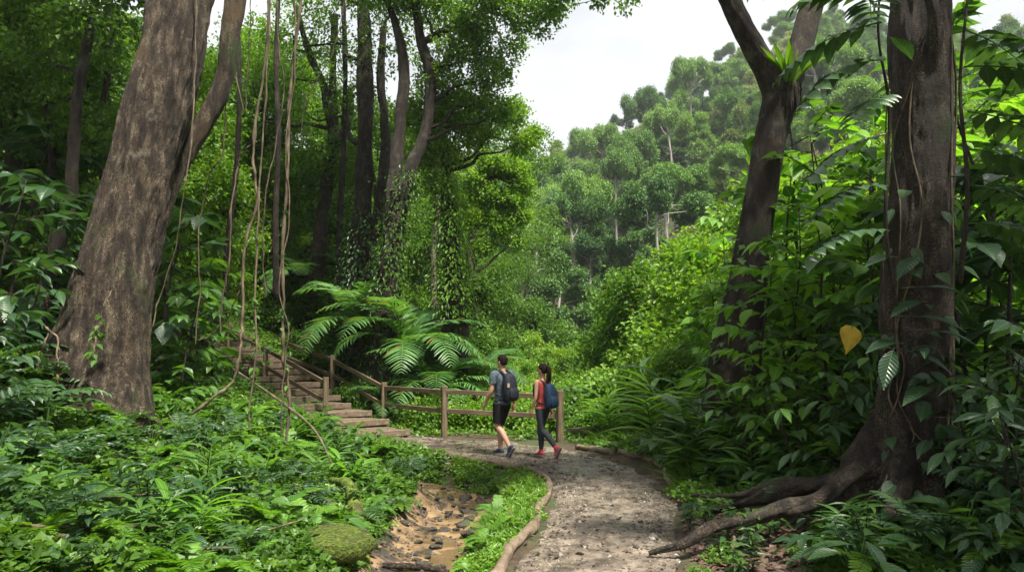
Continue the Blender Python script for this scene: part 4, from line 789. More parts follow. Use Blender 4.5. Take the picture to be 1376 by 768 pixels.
def p_shoot(seed, H=.5, nn=6, ll=.13, leafm='leaf_near', T=T_EL, ns=3, whorl=2, spread=.35):
    """upright stems with pairs or whorls of leaves"""
    rng = np.random.default_rng(seed); mb = MB()
    for k in range(ns):
        az = rng.uniform(0, 6.28); h = np.array([math.cos(az), math.sin(az), 0]) * spread * rng.random(); hh = H * rng.uniform(.6, 1.1)
        c = tube(mb, [(0, 0, -.03), h * hh * .3 + [0, 0, hh * .35], h * hh * .7 + [0, 0, hh * .7], h * hh * 1.2 + [0, 0, hh]], [.006, .005, .004, .002], 5, 5, mi=1, cap=False)
        for j, t in enumerate(np.linspace(.3, 1, nn)):
            m = whorl + (2 if t > .95 else 0); a = j * 1.57 + np.arange(m) * 6.28 / m + rng.normal() * .3; D = np.c_[np.cos(a), np.sin(a), np.full(m, rng.uniform(0, .5))]
            leaves(mb, T, np.repeat(c[int(t * (len(c)-1))][None], m, 0), D, np.array([[0, 0, 1.]]) + rng.normal(size=(m, 3)) * .25, ll * rng.uniform(.7, 1.2, m) * (1.1 - .3 * abs(t - .6)))
    return mb, [M[leafm], M['bark_dark']]
def p_pin(seed, nf=7, L_=.55, leafm='leaf_near_dark', npair=8, ll=.13, H=.35):
    rng = np.random.default_rng(seed); mb = MB(); tube(mb, [(0, 0, -.03), (.01, 0, H * .5), (0, .01, H)], [.009, .008, .006], 6, 3, mi=1)
    for k in range(nf): frond_into(mb, (0, 0, H * rng.uniform(.5, 1)), k * 2.4 + rng.normal() * .2, L_ * rng.uniform(.7, 1.15), rng.uniform(.3, .9), rng.uniform(.7, 1.3), T_EL, npair, ll, rng, .005, 1.1, .08, fwd=.5)
    return mb, [M[leafm], M['leaf_dark']]
def p_herb(seed, n=420, R_=.3, H=.22, s=.05, T=T_RW, leafm='leaf_herb'):
    rng = np.random.default_rng(seed); mb = MB(); a = rng.uniform(0, 6.28, n); r = R_ * np.sqrt(rng.random(n)); z = H * (1 - (r / R_)**2) * rng.uniform(.25, 1, n)
    leaves(mb, T, np.c_[r*np.cos(a), r*np.sin(a), z], np.c_[np.cos(a), np.sin(a), rng.normal(size=n) * .5] + rng.normal(size=(n, 3)) * .5, np.array([[0, 0, 1.]]) + rng.normal(size=(n, 3)) * .4, s * rng.uniform(.6, 1.4, n)); return mb, [M[leafm]]
def p_grass(seed, n=110, L_=.45, leafm='leaf_herb'):
    rng = np.random.default_rng(seed); mb = MB(); a = rng.uniform(0, 6.28, n); leaves(mb, tmpl([.018, .02, .016, .012, .002], .75, .3), np.c_[np.cos(a), np.sin(a), a*0] * .06 * rng.random((n, 1)), np.c_[np.cos(a) * .5, np.sin(a) * .5, np.ones(n)], np.c_[-np.cos(a), -np.sin(a), a*0 + .4], L_ * rng.uniform(.5, 1.2, n)); return mb, [M[leafm]]
def fin(name, mbm, smooth=True): return mbm[0].mesh(name, mbm[1], smooth)
K = {}
K['fern'] = [fin('fern', p_fern(s)) for s in (1, 2)]
K['dfern'] = [fin('fern', p_fern(s, leafm='leaf_canopy')) for s in (3,)]
K['broad'] = [fin('broadleaf_plant', p_rosette(s)) for s in (1, 2)] + [fin('broadleaf_plant', p_rosette(5, T=T_HT, s=(.14, .24)))]
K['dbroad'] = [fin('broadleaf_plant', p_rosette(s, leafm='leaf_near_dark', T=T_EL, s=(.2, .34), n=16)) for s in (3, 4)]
K['ginger'] = [fin('ginger_plant', p_ginger(s)) for s in (1, 2)]
K['lginger'] = [fin('ginger_plant', p_ginger(s, leafm='leaf_lime', H=.8, ll=.5)) for s in (3,)]
K['shoot'] = [fin('seedling', p_shoot(s)) for s in (1, 2)] + [fin('seedling', p_shoot(4, leafm='leaf_near_dark', ll=.18, H=.6))]
K['pin'] = [fin('pinnate_seedling', p_pin(s)) for s in (1, 2)]
K['herb'] = [fin('herb', p_herb(s), False) for s in (1, 2, 3)]
K['grass'] = [fin('grass_tuft', p_grass(s)) for s in (1, 2)]
NM = dict(fern='fern', dfern='fern', broad='broadleaf_plant', dbroad='broadleaf_plant', ginger='ginger_plant', lginger='ginger_plant', shoot='seedling', pin='pinnate_seedling', herb='herb', grass='grass_tuft')
DS = dict(fern='light green fern', dfern='darker green fern', broad='plant with oval glossy leaves on stalks', dbroad='dark plant with long pointed leaves', ginger='ginger plant with arching blade leaves', lginger='lime green ginger plant with long leaves',
          shoot='leafy seedling with paired leaves', pin='seedling with dark feather shaped leaves', herb='low cushion of small bright leaves', grass='tuft of arching grass blades')
CT = dict(fern='fern', dfern='fern', broad='plant', dbroad='plant', ginger='plant', lginger='plant', shoot='seedling', pin='seedling', herb='herb', grass='grass')
def inpoly(x, y, poly):
    c = False; j = len(poly) - 1
    for i in range(len(poly)):
        xi, yi = poly[i]; xj, yj = poly[j]
        if (yi > y) != (yj > y) and x < (xj - xi) * (y - yi) / (yj - yi) + xi: c = not c
        j = i
    return c
stair_pts = SP[:, :2]
def free(x, y, m=.0):
    if math.hypot(x - BLD[0], (y - BLD[1] + .2) * .7) < .42: return False
    if on_path(np.array(x), np.array(y), .06 + m): return False
    if np.hypot(stair_pts[:, 0] - x, stair_pts[:, 1] - y).min() < .95: return False
    if 5 < y < 11.4 and np.interp(y, [p[1] for p in SL], [p[0] for p in SL]) + .12 < x < np.interp(y, [p[1] for p in SR], [p[0] for p in SR]) - .06: return False
    return True
def scatter(poly, n, mix, where, s=(.7, 1.2), seed=0, mind=.16, growd=0.0, sh=0):
    rng = np.random.default_rng(seed); ks = list(mix); pw = np.array([mix[k] for k in ks], float); pw /= pw.sum(); got = []; tries = 0
    xs = [p[0] for p in poly]; ys = [p[1] for p in poly]
    while len(got) < n and tries < n * 12:
        tries += 1; px, py = rng.uniform(min(xs), max(xs)), rng.uniform(min(ys), max(ys))
        if not inpoly(px, py, poly): continue
        p = gp(px, py)
        if p.y > 60 or not free(p.x, p.y): continue
        if any((p.x - a)**2 + (p.y - b)**2 < (mind * (1 + p.y * .04))**2 for a, b in got): continue
        got.append((p.x, p.y)); k = ks[int(rng.choice(len(ks), p=pw))]; me = K[k][int(rng.integers(len(K[k])))]
        sc = rng.uniform(*s) * (1 + growd * p.y); o = link(NM[k], me, None, (p.x, p.y, p.z - .01), (rng.normal() * .1, rng.normal() * .1, rng.uniform(0, 6.28)), sc)
        lab = DS[k] + ' ' + where; tag(o, lab, CT[k], 'all ' + lab + ' alike')
    return got
LBK = 'on the left bank'; RBK = 'on the right bank'
scatter([(-20, 560), (120, 560), (330, 600), (560, 640), (540, 700), (500, 790), (-20, 790)], 240, dict(broad=2.5, dbroad=2, shoot=4, pin=2, fern=3, dfern=2, ginger=.8, herb=1.5), LBK, (.3, .8), 1, .11)
scatter([(-20, 400), (110, 420), (110, 560), (-20, 620)], 34, dict(broad=1, dbroad=3, pin=3, dfern=3, shoot=2), 'beside the foot of the huge leaning tree', (.9, 1.5), 2)
scatter([(230, 440), (330, 500), (440, 565), (540, 600), (560, 650), (330, 620), (210, 560)], 75, dict(broad=4, shoot=3, fern=2, herb=2, ginger=1), 'on the slope below the handrail', (.55, 1.05), 3)
scatter([(400, 590), (520, 610), (590, 650), (590, 690), (500, 740), (430, 700)], 34, dict(grass=2, ginger=1, herb=4, lginger=.6, fern=1), 'at the edge of the gully', (.35, .65), 4)
scatter([(600, 640), (700, 640), (735, 670), (700, 720), (650, 768), (600, 780), (640, 720), (690, 660)], 34, dict(herb=5, grass=2, fern=1), 'in the green strip beside the path', (.35, .6), 5, .1)
scatter([(520, 560), (760, 570), (860, 600), (860, 560), (600, 550)], 46, dict(herb=5, fern=1, grass=1, shoot=1), 'along the foot of the fence', (.7, 1.15), 6)
scatter([(760, 520), (900, 520), (1000, 560), (1080, 640), (1000, 680), (900, 670), (880, 630), (800, 590)], 90, dict(herb=3, broad=2, lginger=2, fern=2, grass=2, shoot=2, ginger=1.5), 'in the weeds right of the path', (.7, 1.2), 7)
scatter([(900, 660), (1080, 650), (1160, 700), (1150, 790), (930, 790), (930, 740)], 30, dict(herb=1, shoot=3, dbroad=1, broad=1), 'among the surface roots', (.4, .7), 8)
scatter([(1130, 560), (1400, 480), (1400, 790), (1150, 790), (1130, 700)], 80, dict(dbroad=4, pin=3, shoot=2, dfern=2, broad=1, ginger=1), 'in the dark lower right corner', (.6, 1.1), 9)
scatter([(760, 420), (1000, 420), (1000, 520), (760, 520)], 50, dict(lginger=3, broad=2, fern=2, shoot=1), 'in the valley thicket', (1.2, 2.0), 10, .3)
scatter([(380, 520), (520, 560), (600, 545), (740, 560), (740, 540), (450, 500)], 36, dict(fern=2, shoot=2, broad=1, herb=2), 'under the palms', (.8, 1.4), 11)
def hero(k, i, px, py, s, rz, label, tilt=0):
    p = gp(px, py); o = link(NM[k], K[k][i], None, (p.x, p.y, p.z), (tilt, 0, rz), s); tag(o, label, CT[k])
hero('lginger', 0, 262, 740, .62, 1.0, 'large bright ginger plant with arching blades in the lower left foreground')
hero('ginger', 0, 205, 735, .6, 2.4, 'upright broad bladed ginger plant beside the bright one in the lower left foreground')
hero('fern', 0, 55, 735, .85, .4, 'light green fern at the lower left edge of the picture')
hero('fern', 1, 240, 800, .6, 2.4, 'fern frond clump at the bottom edge below the ginger plants')
hero('lginger', 0, 470, 660, .6, 3.0, 'lime green blade leaved plant overhanging the left edge of the gully')
hero('lginger', 0, 1015, 600, 1.3, .6, 'big lime green ginger plant with long combed leaves in front of the leaning tree')
hero('dbroad', 0, 1290, 745, 1.1, .6, 'dark glossy plant with long pointed leaves in front of the vine wrapped trunk')
for k_, (px, py, sc_, kk, ii_) in enumerate([(790,575,1.5,'ginger',0),(822,588,1.3,'lginger',0),(850,572,1.7,'ginger',1),(880,600,1.5,'lginger',0),(905,590,1.8,'ginger',0),(770,560,1.4,'lginger',0),(938,620,1.5,'ginger',1),(865,560,2.0,'broad',0),(830,562,1.9,'broad',2),(925,575,2.1,'broad',1),(960,600,1.9,'dbroad',0),(800,556,2.0,'fern',0),(895,566,1.9,'fern',1),(955,640,1.3,'fern',0),(985,625,1.6,'grass',0)]):
    p = gp(px, py); o = link(NM[kk], K[kk][ii_], None, (p.x, p.y, p.z), (.05, 0, k_ * 1.3), sc_); tag(o, 'big ' + DS[kk] + ' in the bright bank right of the fence', CT[kk], 'all big ' + DS[kk] + ' right of the fence')
# ---- ground cover, leaf litter (uncountable)
def cover(name, poly, n, T, s, hgt, leafm, label, seed, cat='ground cover', flatU=.35, litter=False, exp=1.0, allow=None):
    rng = np.random.default_rng(seed); X = []; Y = []; xs = [p[0] for p in poly]; ys = [p[1] for p in poly]
    gy_ = np.linspace(min(ys), max(ys), 44); gx_ = np.linspace(min(xs), max(xs), 54); pts = []
    for b in gy_:
        for a in gx_:
            if inpoly(a, b, poly):
                p = gp(a, b)
                if p.y < 60: pts.append((p.x, p.y, (gx_[1]-gx_[0]) * p.y / FPX, max(.12, (gy_[1]-gy_[0]) * p.y**2 / FPX / 1.6)))
    pts = np.array(pts); i = rng.integers(0, len(pts), n); x = pts[i, 0] + rng.uniform(-.6, .6, n) * pts[i, 2] * 1.3; y = pts[i, 1] + rng.uniform(-.6, .6, n) * np.minimum(pts[i, 3], 1.5) * 1.2
    ok = ~on_path(x, y, .03) & (np.hypot(x[:, None] - stair_pts[::6, 0], y[:, None] - stair_pts[::6, 1]).min(1) > .85)
    ms = (y > 5) & (y < 11.2) & (x > np.interp(y, [p[1] for p in SL], [p[0] for p in SL]) + .1) & (x < np.interp(y, [p[1] for p in SR], [p[0] for p in SR]) - .05); ok &= ~ms
    ok &= (vnoise(x, y, 1.9) > -.42) | (rng.random(n) < (.6 if litter else .3))
    x, y = x[ok], y[ok]; n = len(x); cl = .5 + .5 * vnoise(x, y, 2.7) ; z = ground_h(x, y) + (0.008 if litter else 1) * (hgt * rng.random(n) * (.3 + cl.clip(0, 1)) if not litter else 1)
    mb = MB(); leaves(mb, T, np.c_[x, y, z], np.c_[rng.normal(size=n), rng.normal(size=n), rng.normal(size=n) * (.12 if litter else .55) + (0 if litter else .25)], np.array([[0, 0, 1.]]) + rng.normal(size=(n, 3)) * flatU, s * rng.uniform(.5, 1.4, n) * (1 + y * .03))
    return tag(link(name, mb.mesh(name, M[leafm], not litter and False)), label, cat, None, 'stuff')
cover('ground_cover', [(190, 440), (230, 440), (520, 590), (600, 620), (590, 690), (560, 800), (300, 800)], 55000, T_RW, .055, .16, 'leaf_canopy', 'small leaved mid green plants carpeting the bank beside the gully', 1)
cover('ground_cover', [(-30, 440), (190, 440), (300, 800), (-30, 800)], 30000, T_RW, .06, .16, 'leaf_canopy', 'dark small leaved plants under the huge leaning tree', 11)
cover('ground_cover', [(600, 620), (740, 640), (745, 680), (640, 800), (560, 800), (640, 700)], 14000, T_RN, .05, .09, 'leaf_herb', 'low green herbs on the strip between path and gully', 2)
cover('ground_cover', [(380, 500), (520, 550), (900, 500), (1100, 560), (1100, 690), (930, 690), (880, 630), (760, 590), (540, 585)], 60000, T_RW, .055, .12, 'leaf_herb', 'fresh green weeds along the fence and the right path edge', 3)
cover('ground_cover', [(1080, 560), (1420, 480), (1420, 800), (1100, 800)], 30000, T_RW, .06, .10, 'leaf_canopy', 'dark low plants in the shade of the right trunk', 4)
cover('ground_cover', [(225, 380), (440, 380), (440, 500), (225, 450)], 9000, T_RW, .07, .16, 'leaf_canopy', 'dark ground plants on both sides of the upper steps', 14)
cover('leaf_litter', [(880, 640), (1160, 640), (1420, 640), (1420, 800), (880, 800)], 9000, T_OV, .07, 0, 'leaf_litter', 'brown fallen leaves around the surface roots', 5, 'leaf litter', .2, True)
cover('leaf_litter', [(-30, 440), (520, 560), (600, 620), (560, 800), (-30, 800)], 12000, T_OV, .07, 0, 'leaf_litter', 'brown fallen leaves on the left bank', 6, 'leaf litter', .2, True)
n = 900; rng = np.random.default_rng(9); ii = rng.integers(20, len(pl), n); tt = rng.random(n); xy = pl[ii] * (1 - tt[:, None]) + pr[ii] * tt[:, None]
mb = MB(); leaves(mb, T_OV, np.c_[xy, ground_h(xy[:, 0], xy[:, 1]) * .5 + .04], np.c_[rng.normal(size=(n, 2)), rng.normal(size=n) * .1], np.array([[0, 0, 1.]]) + rng.normal(size=(n, 3)) * .2, .04 * rng.uniform(.5, 1.5, n))
tag(link('leaf_litter', mb.mesh('leaf_litter', M['leaf_litter'], False)), 'dead leaves lying on the footpath', 'leaf litter', None, 'stuff')
# ---- broad leaved saplings and shrubs (stem + foliage)
def sapling(name, seed, H, leafm, T, ll, nb=12, nl=8, blen=.55, lo=.12, lean=.25):
    rng = np.random.default_rng(seed); root = link(name, None); ms = MB(); ml = MB()
    c = tube(ms, [(0, 0, -.1), (lean*.15, .02, H*.25), (lean*.4, -.03, H*.55), (lean*.8, .02, H*.8), (lean*1.1, 0, H)], [.02, .018, .014, .010, .005], 7, 5, .03, rng)
    for k in range(nb):
        t = lo + (1 - lo) * k / (nb - 1); a = k * 2.4 + rng.normal() * .3; h = np.array([math.cos(a), math.sin(a), 0]); b0 = c[int(t * (len(c) - 1))]; bl = blen * rng.uniform(.7, 1.2) * (1.15 - .5 * t) * max(1, H / 2)
        e_ = rng.uniform(.15, .7); b = tube(ms, [b0, b0 + h * bl * .4 + [0, 0, bl * .4 * e_], b0 + h * bl * .75 + [0, 0, bl * .6 * e_], b0 + h * bl + [0, 0, bl * .55 * e_]], [.008, .006, .004, .002], 5, 4, .0, cap=False)
        u_ = np.linspace(.2, 1, nl); i = (u_ * (len(b) - 1)).astype(int); sg = np.where(np.arange(nl) % 2, 1, -1)[:, None]; sd_ = np.array([[-h[1], h[0], 0]]) * sg
        leaves(ml, T, b[i] + rng.normal(size=(nl, 3)) * .01, sd_ * (1 - .6 * u_[:, None]) + h * .55 + rng.normal(size=(nl, 3)) * .2 + [0, 0, -.15], np.array([[0, 0, 1.]]) + sd_ * .25 + rng.normal(size=(nl, 3)) * .25, ll * rng.uniform(.7, 1.15, nl))
    link('stem', ms.mesh('stem', M['bark_dark']), root); link('foliage', ml.mesh('foliage', M[leafm]), root); return root
SAP = dict(a=sapling('broadleaf_shrub', 1, 2.0, 'leaf_near', T_OV, .26), b=sapling('broadleaf_shrub', 2, 2.6, 'leaf_lime', T_OV, .23, 15), c=sapling('broadleaf_shrub', 3, 2.2, 'leaf_near_dark', T_OV, .29, 13),
           d=sapling('broadleaf_shrub', 4, 1.3, 'leaf_near', T_EL, .24, 10, 7), e=sapling('broadleaf_shrub', 5, 3.2, 'leaf_near', T_HT, .17, 18, 9), f=sapling('broadleaf_shrub', 6, 1.5, 'leaf_lime', T_EL, .22, 12, 8), g=sapling('broadleaf_shrub', 7, 1.6, 'leaf_near_dark', T_EL, .26, 12, 8))
LS = dict(a='mid green broad leaved shrub', b='lime green broad leaved sapling', c='dark oval leaved shrub', d='low shrub with pointed glossy leaves', e='tall sapling with heart shaped leaves', f='yellow green pointed leaved shrub', g='dark shrub with long pointed leaves')
rs = np.random.default_rng(31)
def sap(k, px, d, s, where='on the right side of the path', dz=0):
    x = (px - CX) / FPX * d; place(SAP[k], (x, d, gh(x, d) + dz), rs.uniform(0, 6.28), s, LS[k] + ' ' + where, 'shrub', LS[k] + 's ' + where, rs.normal() * .06)
for k, px, d, s in [('b',1010,8.8,1.1),('e',1060,8.6,1.0),('b',1110,8.2,1.15),('e',1150,8.0,1.05),('a',1090,9.5,1.3),('f',1035,9,1.0),('a',1175,7.6,1.2),('b',1200,9.0,1.3),('e',1130,9.8,1.35),('b',1050,10.8,1.5),('a',1000,11.4,1.2),
                    ('f',960,11.5,.9),('a',940,12.5,.8),('f',915,14,.8),('b',965,13.5,1.1),('d',885,15,.8),('d',1000,8.4,.9),('d',1060,7.6,.9),('g',1120,7.0,.8),('f',925,16,1.1),('b',985,14.5,1.6),
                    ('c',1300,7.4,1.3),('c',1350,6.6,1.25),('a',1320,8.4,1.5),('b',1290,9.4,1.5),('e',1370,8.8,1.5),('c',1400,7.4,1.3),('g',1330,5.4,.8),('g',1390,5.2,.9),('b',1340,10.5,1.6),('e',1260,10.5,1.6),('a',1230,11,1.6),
                    ('b',1150,11,1.7),('e',1090,12,1.7),('b',1180,12.5,1.9),('a',1380,10.5,1.8),('g',1290,6.0,.75),('g',1370,4.6,.62),('e',1310,12,2.0),('b',1400,12,2.0),('c',1180,6.9,.8),('f',1100,10.5,1.6)]: sap(k, px, d, s)
for k, px, d, s in [('c',-15,9,1.1),('g',30,8,.9),('c',60,10.5,1.1),('g',-10,6.4,.7),('c',10,11.5,1.5),('g',75,9.4,.7),('a',245,10.6,.9),('d',260,11.5,1.1),('a',290,12.6,.9),('c',215,11.5,1.3),('f',255,13.5,1.4),('a',230,13.5,1.8),('d',330,13.5,.7)]: sap(k, px, d, s, 'around the huge leaning tree')
# ---- big compound leaf sprays hanging at the top right, on their climbing stem
def spray(label, pts, stems, seed, leafm='leaf_near_dark', ll=.27, npair=9, L_=1.05):
    rng = np.random.default_rng(seed); o0 = V3(at(*pts[0])); root = thing('climbing_plant', label, 'climber', tuple(o0))
    mb = MB(); tube(mb, [V3(at(*p)) - o0 for p in pts], np.linspace(.02, .006, len(pts)), 8, 6, .05, rng); link('stem', mb.mesh('stem', M['bark_dark']), root)
    for (px, py, d, az, e_, dr, sc) in stems:
        mb = MB(); frond_into(mb, V3(at(px, py, d)) - o0, az, L_ * sc, e_, dr, T_EL, npair, ll * sc, rng, .007, 1.35, .0, fwd=.35)
        link('frond', mb.mesh('frond', [M[leafm], M['leaf_dark']]), root)
spray('climber with dark feather shaped leaves hanging left of the vine wrapped trunk', [(1205, 420, 5.9), (1190, 300, 5.7), (1195, 150, 5.6), (1180, 40, 5.4), (1190, -80, 5.4)],
      [(1190,-10,5.4,3.5,.1,.9,1.05),(1185,30,5.4,2.9,-.1,.8,.95),(1190,80,5.5,3.3,-.1,1.0,1.0),(1192,130,5.5,3.8,-.2,.8,.8),(1190,180,5.5,3.1,-.2,.9,.9),(1190,250,5.6,3.4,0,.9,.8),(1180,-60,5.4,3.2,.1,.9,1.2),(1170,0,5.6,4.2,-.3,.8,.8),(1195,310,5.6,3.3,.1,1.0,.85),(1195,-40,5.3,4.5,-.2,.9,.8)], 1)
spray('climber with dark feather shaped leaves hanging right of the vine wrapped trunk', [(1290, 380, 5.6), (1300, 250, 5.4), (1290, 120, 5.4), (1300, 0, 5.3), (1310, -90, 5.3)],
      [(1300,-30,5.3,-.2,.1,.9,1.0),(1295,40,5.4,.3,-.1,.8,1.0),(1295,90,5.4,-.5,-.1,1.0,1.0),(1300,150,5.4,0,-.1,.8,.9),(1300,200,5.4,-.4,-.2,.9,.9),(1310,250,5.5,.2,0,.9,.8),(1300,-60,5.3,-.9,.1,.9,1.0),(1330,60,5.5,-1.2,-.3,.8,.7),(1295,300,5.5,-.3,0,1.0,.8)], 2)
# leafy climber low on the trunk, with one big yellow leaf
rt = thing('climbing_plant', 'pale veined large leaves growing on the front of the vine wrapped trunk', 'climber', tuple(at(1215, 560, 6.0)))
o0 = np.array(rt.location); mb = MB(); rng = np.random.default_rng(6)
for px, py, dd, ax in [(1245,385,5.85,(1,-.3,-.05)),(1240,405,5.9,(-1,-.4,-.1)),(1232,425,5.85,(.9,-.5,-.1)),(1250,520,5.9,(-.9,-.5,-.1)),(1210,460,5.9,(-1,-.4,.05)),(1215,470,5.85,(.8,-.6,-.25)),(1235,345,5.9,(-.8,-.5,-.3)),(1200,470,5.8,(-.5,-.5,-.6)),(1260,445,5.85,(1,-.3,-.2)),(1225,80,5.9,(-.6,-.5,.5)),(1205,345,5.9,(-.9,-.4,0)),(1265,240,5.9,(.9,-.4,.1)),(1270,560,5.8,(.8,-.5,.05))]:
    p = V3(at(px, py, dd)) - o0; D = np.array(ax, float); leaves(mb, T_EL, [p], [D], [[0, -.3, 1.]], .36, 1.1); ms = MB(); tube(ms, [p - nz(D) * .12 + [0, .15, 0], p - nz(D) * .05, p], [.006, .004, .003], 5, 3, cap=False); link('leaf_stalk', ms.mesh('leaf_stalk', M['liana']), rt)
link('foliage', mb.mesh('foliage', M['leaf_near_dark']), rt)
ry = thing('climbing_plant', 'single big yellow leaf on a thin stem left of the vine wrapped trunk', 'leaf', tuple(at(1172, 520, 6.2))); o0 = np.array(ry.location)
mb = MB(); leaves(mb, T_HT, [V3(at(1142, 441, 6.2)) - o0], [(-.12, -.15, -1)], [(.35, -1, .35)], .22, 1.35); link('yellow_leaf', mb.mesh('yellow_leaf', M['leaf_yellow']), ry)
mb = MB(); tube(mb, [(0, 0, -.1), V3(at(1165, 470, 6.2)) - o0, V3(at(1156, 436, 6.2)) - o0, V3(at(1142, 441, 6.2)) - o0], [.006, .005, .004, .003], 6, 5); leaves(mb, T_OV, [V3(at(1160, 450, 6.2)) - o0, V3(at(1166, 480, 6.2)) - o0], [(.6, -.3, .1), (-.5, -.3, -.2)], [(0, 0, 1), (0, 0, 1.)], .16); link('stem', mb.mesh('stem', M['leaf_near']), ry)
# ---- hanging lianas
def vine(label, pts, w, seed, leafy=0, cat='vine'):
    rng = np.random.default_rng(seed); P = np.array([V3(at(*p)) for p in pts]); P[1:-1] += rng.normal(size=(len(P)-2, 3)) * .025; o0 = P[-1].copy(); root = None; mb = MB()
    P = crom(P, 5); P[2:-2] += rng.normal(size=(len(P)-4, 3)) * .007
    w *= .68; kn = rng.random(len(P)) < .12; tube(mb, P - o0, [w * rng.uniform(.75, 1.25) * (1.35 if q_ else 1) for q_ in kn], 9, 3, .13, rng); me = mb.mesh('hanging_vine', M['liana'])
    if not leafy: return tag(link('hanging_vine', me, None, o0), label, cat)
    root = thing('hanging_vine', label, cat, tuple(o0)); link('stem', me, root); mb = MB(); i = rng.integers(len(P)//2, len(P), leafy); a = rng.uniform(0, 6.28, leafy)
    leaves(mb, T_OV, P[i] - o0 + rng.normal(size=(leafy, 3)) * .03, np.c_[np.cos(a), np.sin(a), a*0 - .6], np.array([[0, -.3, 1.]]).repeat(leafy, 0), .09 * rng.uniform(.6, 1.3, leafy)); link('foliage', mb.mesh('foliage', M['leaf_near']), root); return root
vine('thickest hanging vine, dropping straight to the slope in front of the middle handrail', [(404,-160,9.5),(402,0,9.5),(399,60,9.5),(389,150,9.5),(386,230,9.5),(382,320,9.5),(379,400,9.5),(382,470,9.5),(388,530,9.5),(384,600,9.5)], .032, 1, 22)
vine('thin vine twining round the thickest hanging vine', [(398,-100,9.45),(396,20,9.45),(400,110,9.45),(384,190,9.42),(390,290,9.45),(376,380,9.45),(386,440,9.45),(380,520,9.45),(378,590,9.45)], .013, 2)
vine('hanging vine curling forward into a hook above the bank', [(360,-120,9.4),(360,0,9.4),(356,100,9.4),(345,200,9.4),(337,270,9.4),(330,330,9.4),(326,420,9.3),(320,470,9.2),(308,510,9.1),(285,540,9.0),(258,556,9.0)], .026, 3)
vine('straight hanging vine right of the hooked one', [(367,-100,9.8),(364,20,9.8),(358,110,9.8),(352,210,9.8),(346,300,9.8),(342,400,9.8),(340,480,9.7),(335,560,9.6),(333,610,9.6)], .019, 4, 16)
vine('pale hanging vine swinging out to the left from the hooked one', [(345,190,9.4),(330,204,9.5),(318,225,9.5),(312,290,9.5),(304,350,9.5),(300,400,9.5),(296,450,9.5)], .016, 5)
vine('very thin vine beside the side branch of the leaning trunk', [(322,-60,9.7),(308,40,9.7),(303,120,9.7),(297,200,9.7),(278,240,9.8),(268,320,9.8),(264,400,9.8),(262,465,9.8)], .013, 6)
vine('thin dark vine swinging between the vines at the top', [(338,-60,10),(337,20,10),(336,80,10),(328,150,10),(318,100,10.2),(312,80,10.2)], .010, 7)
vine('slender vine hanging between the two thick ones', [(372,-80,10.2),(378,40,10.2),(384,130,10.2),(370,200,10.2),(352,270,10),(350,340,10),(358,400,10)], .012, 8)
vine('diagonal pale twig vine crossing in front of the upper steps', [(328,370,9.6),(318,400,9.6),(300,430,9.7),(280,450,9.8),(266,457,9.8)], .011, 9)
vine('thin vine hanging against the trunk of the leaning tree', [(265,-50,8.7),(267,60,8.7),(258,170,8.5),(245,250,8.4),(238,330,8.5),(215,400,8.5),(205,440,8.4)], .012, 10)
vine('looping root vine at the foot of the huge leaning tree', [(62,440,7.9),(75,460,7.8),(79,490,7.75),(76,520,7.7),(72,560,7.7)], .016, 11)
vine('second looping root vine at the foot of the huge leaning tree', [(66,446,7.9),(52,480,7.8),(40,515,7.7),(30,550,7.6)], .016, 12)
vine('leafy vine creeping up the front of the leaning tree foot', [(125,480,7.6),(128,440,7.75),(140,410,7.9),(150,390,8.0)][::-1] , .008, 13, 26)
vine('dark fine vine near the top of the middle forest', [(470,-40,16),(450,60,16),(436,100,16),(410,140,16),(404,200,16)], .014, 14)
# ================================================================ two walkers with backpacks
def ring_stack(mb, rings, ns=24, pw=2.0):
    """rings: (cx, cy, cz, rx, ry) stacked; pw > 2 squares the section"""
    R_ = crom(np.array(rings, float), 4); th = np.linspace(0, 2*np.pi, ns, endpoint=False); c, s = np.cos(th), np.sin(th)
    e = 2 / pw; c, s = np.sign(c) * np.abs(c)**e, np.sign(s) * np.abs(s)**e; n = len(R_)
    V = np.stack([R_[:, 0:1] + np.abs(R_[:, 3:4]) * c, R_[:, 1:2] + np.abs(R_[:, 4:5]) * s, np.repeat(R_[:, 2:3], ns, 1)], -1)
    i, j = np.meshgrid(np.arange(n-1), np.arange(ns), indexing='ij'); j2 = (j+1) % ns
    F = np.stack([i*ns+j, i*ns+j2, (i+1)*ns+j2, (i+1)*ns+j], -1).reshape(-1, 4)
    V = np.vstack([V.reshape(-1, 3), R_[0, :3], R_[-1, :3]]); a, b = len(V)-2, len(V)-1; jj = np.arange(ns); j2 = (jj+1) % ns
    mb.add(V, [F, np.stack([np.full(ns, a), j2, jj], -1), np.stack([np.full(ns, b), (n-1)*ns+jj, (n-1)*ns+j2], -1)])
def remeshed(mb, name, mat, vox=.009, it=3, cut=None):
    me = mb.mesh(name, mat); o = bpy.data.objects.new('tmp', me); C.objects.link(o)
    m = o.modifiers.new('r', 'REMESH'); m.mode = 'VOXEL'; m.voxel_size = vox; m.use_smooth_shade = True
    s = o.modifiers.new('s', 'SMOOTH'); s.iterations = it; s.factor = .5
    dg = bpy.context.evaluated_depsgraph_get(); me2 = bpy.data.meshes.new_from_object(o.evaluated_get(dg)); bpy.data.objects.remove(o)
    me2.name = name
    if not me2.materials: me2.materials.append(mat)
    me2.polygons.foreach_set('use_smooth', np.ones(len(me2.polygons), bool)); return me2
def limb(mb, pts, rad, ns=16): tube(mb, pts, rad, ns, 5, 0)
M['skin'] = plain('skin', (.48, .27, .18), .5, .06, 20, .4, .0)
M['hair'] = plain('dark_hair', (.018, .010, .007), .85, .6, 60, .15, .006)
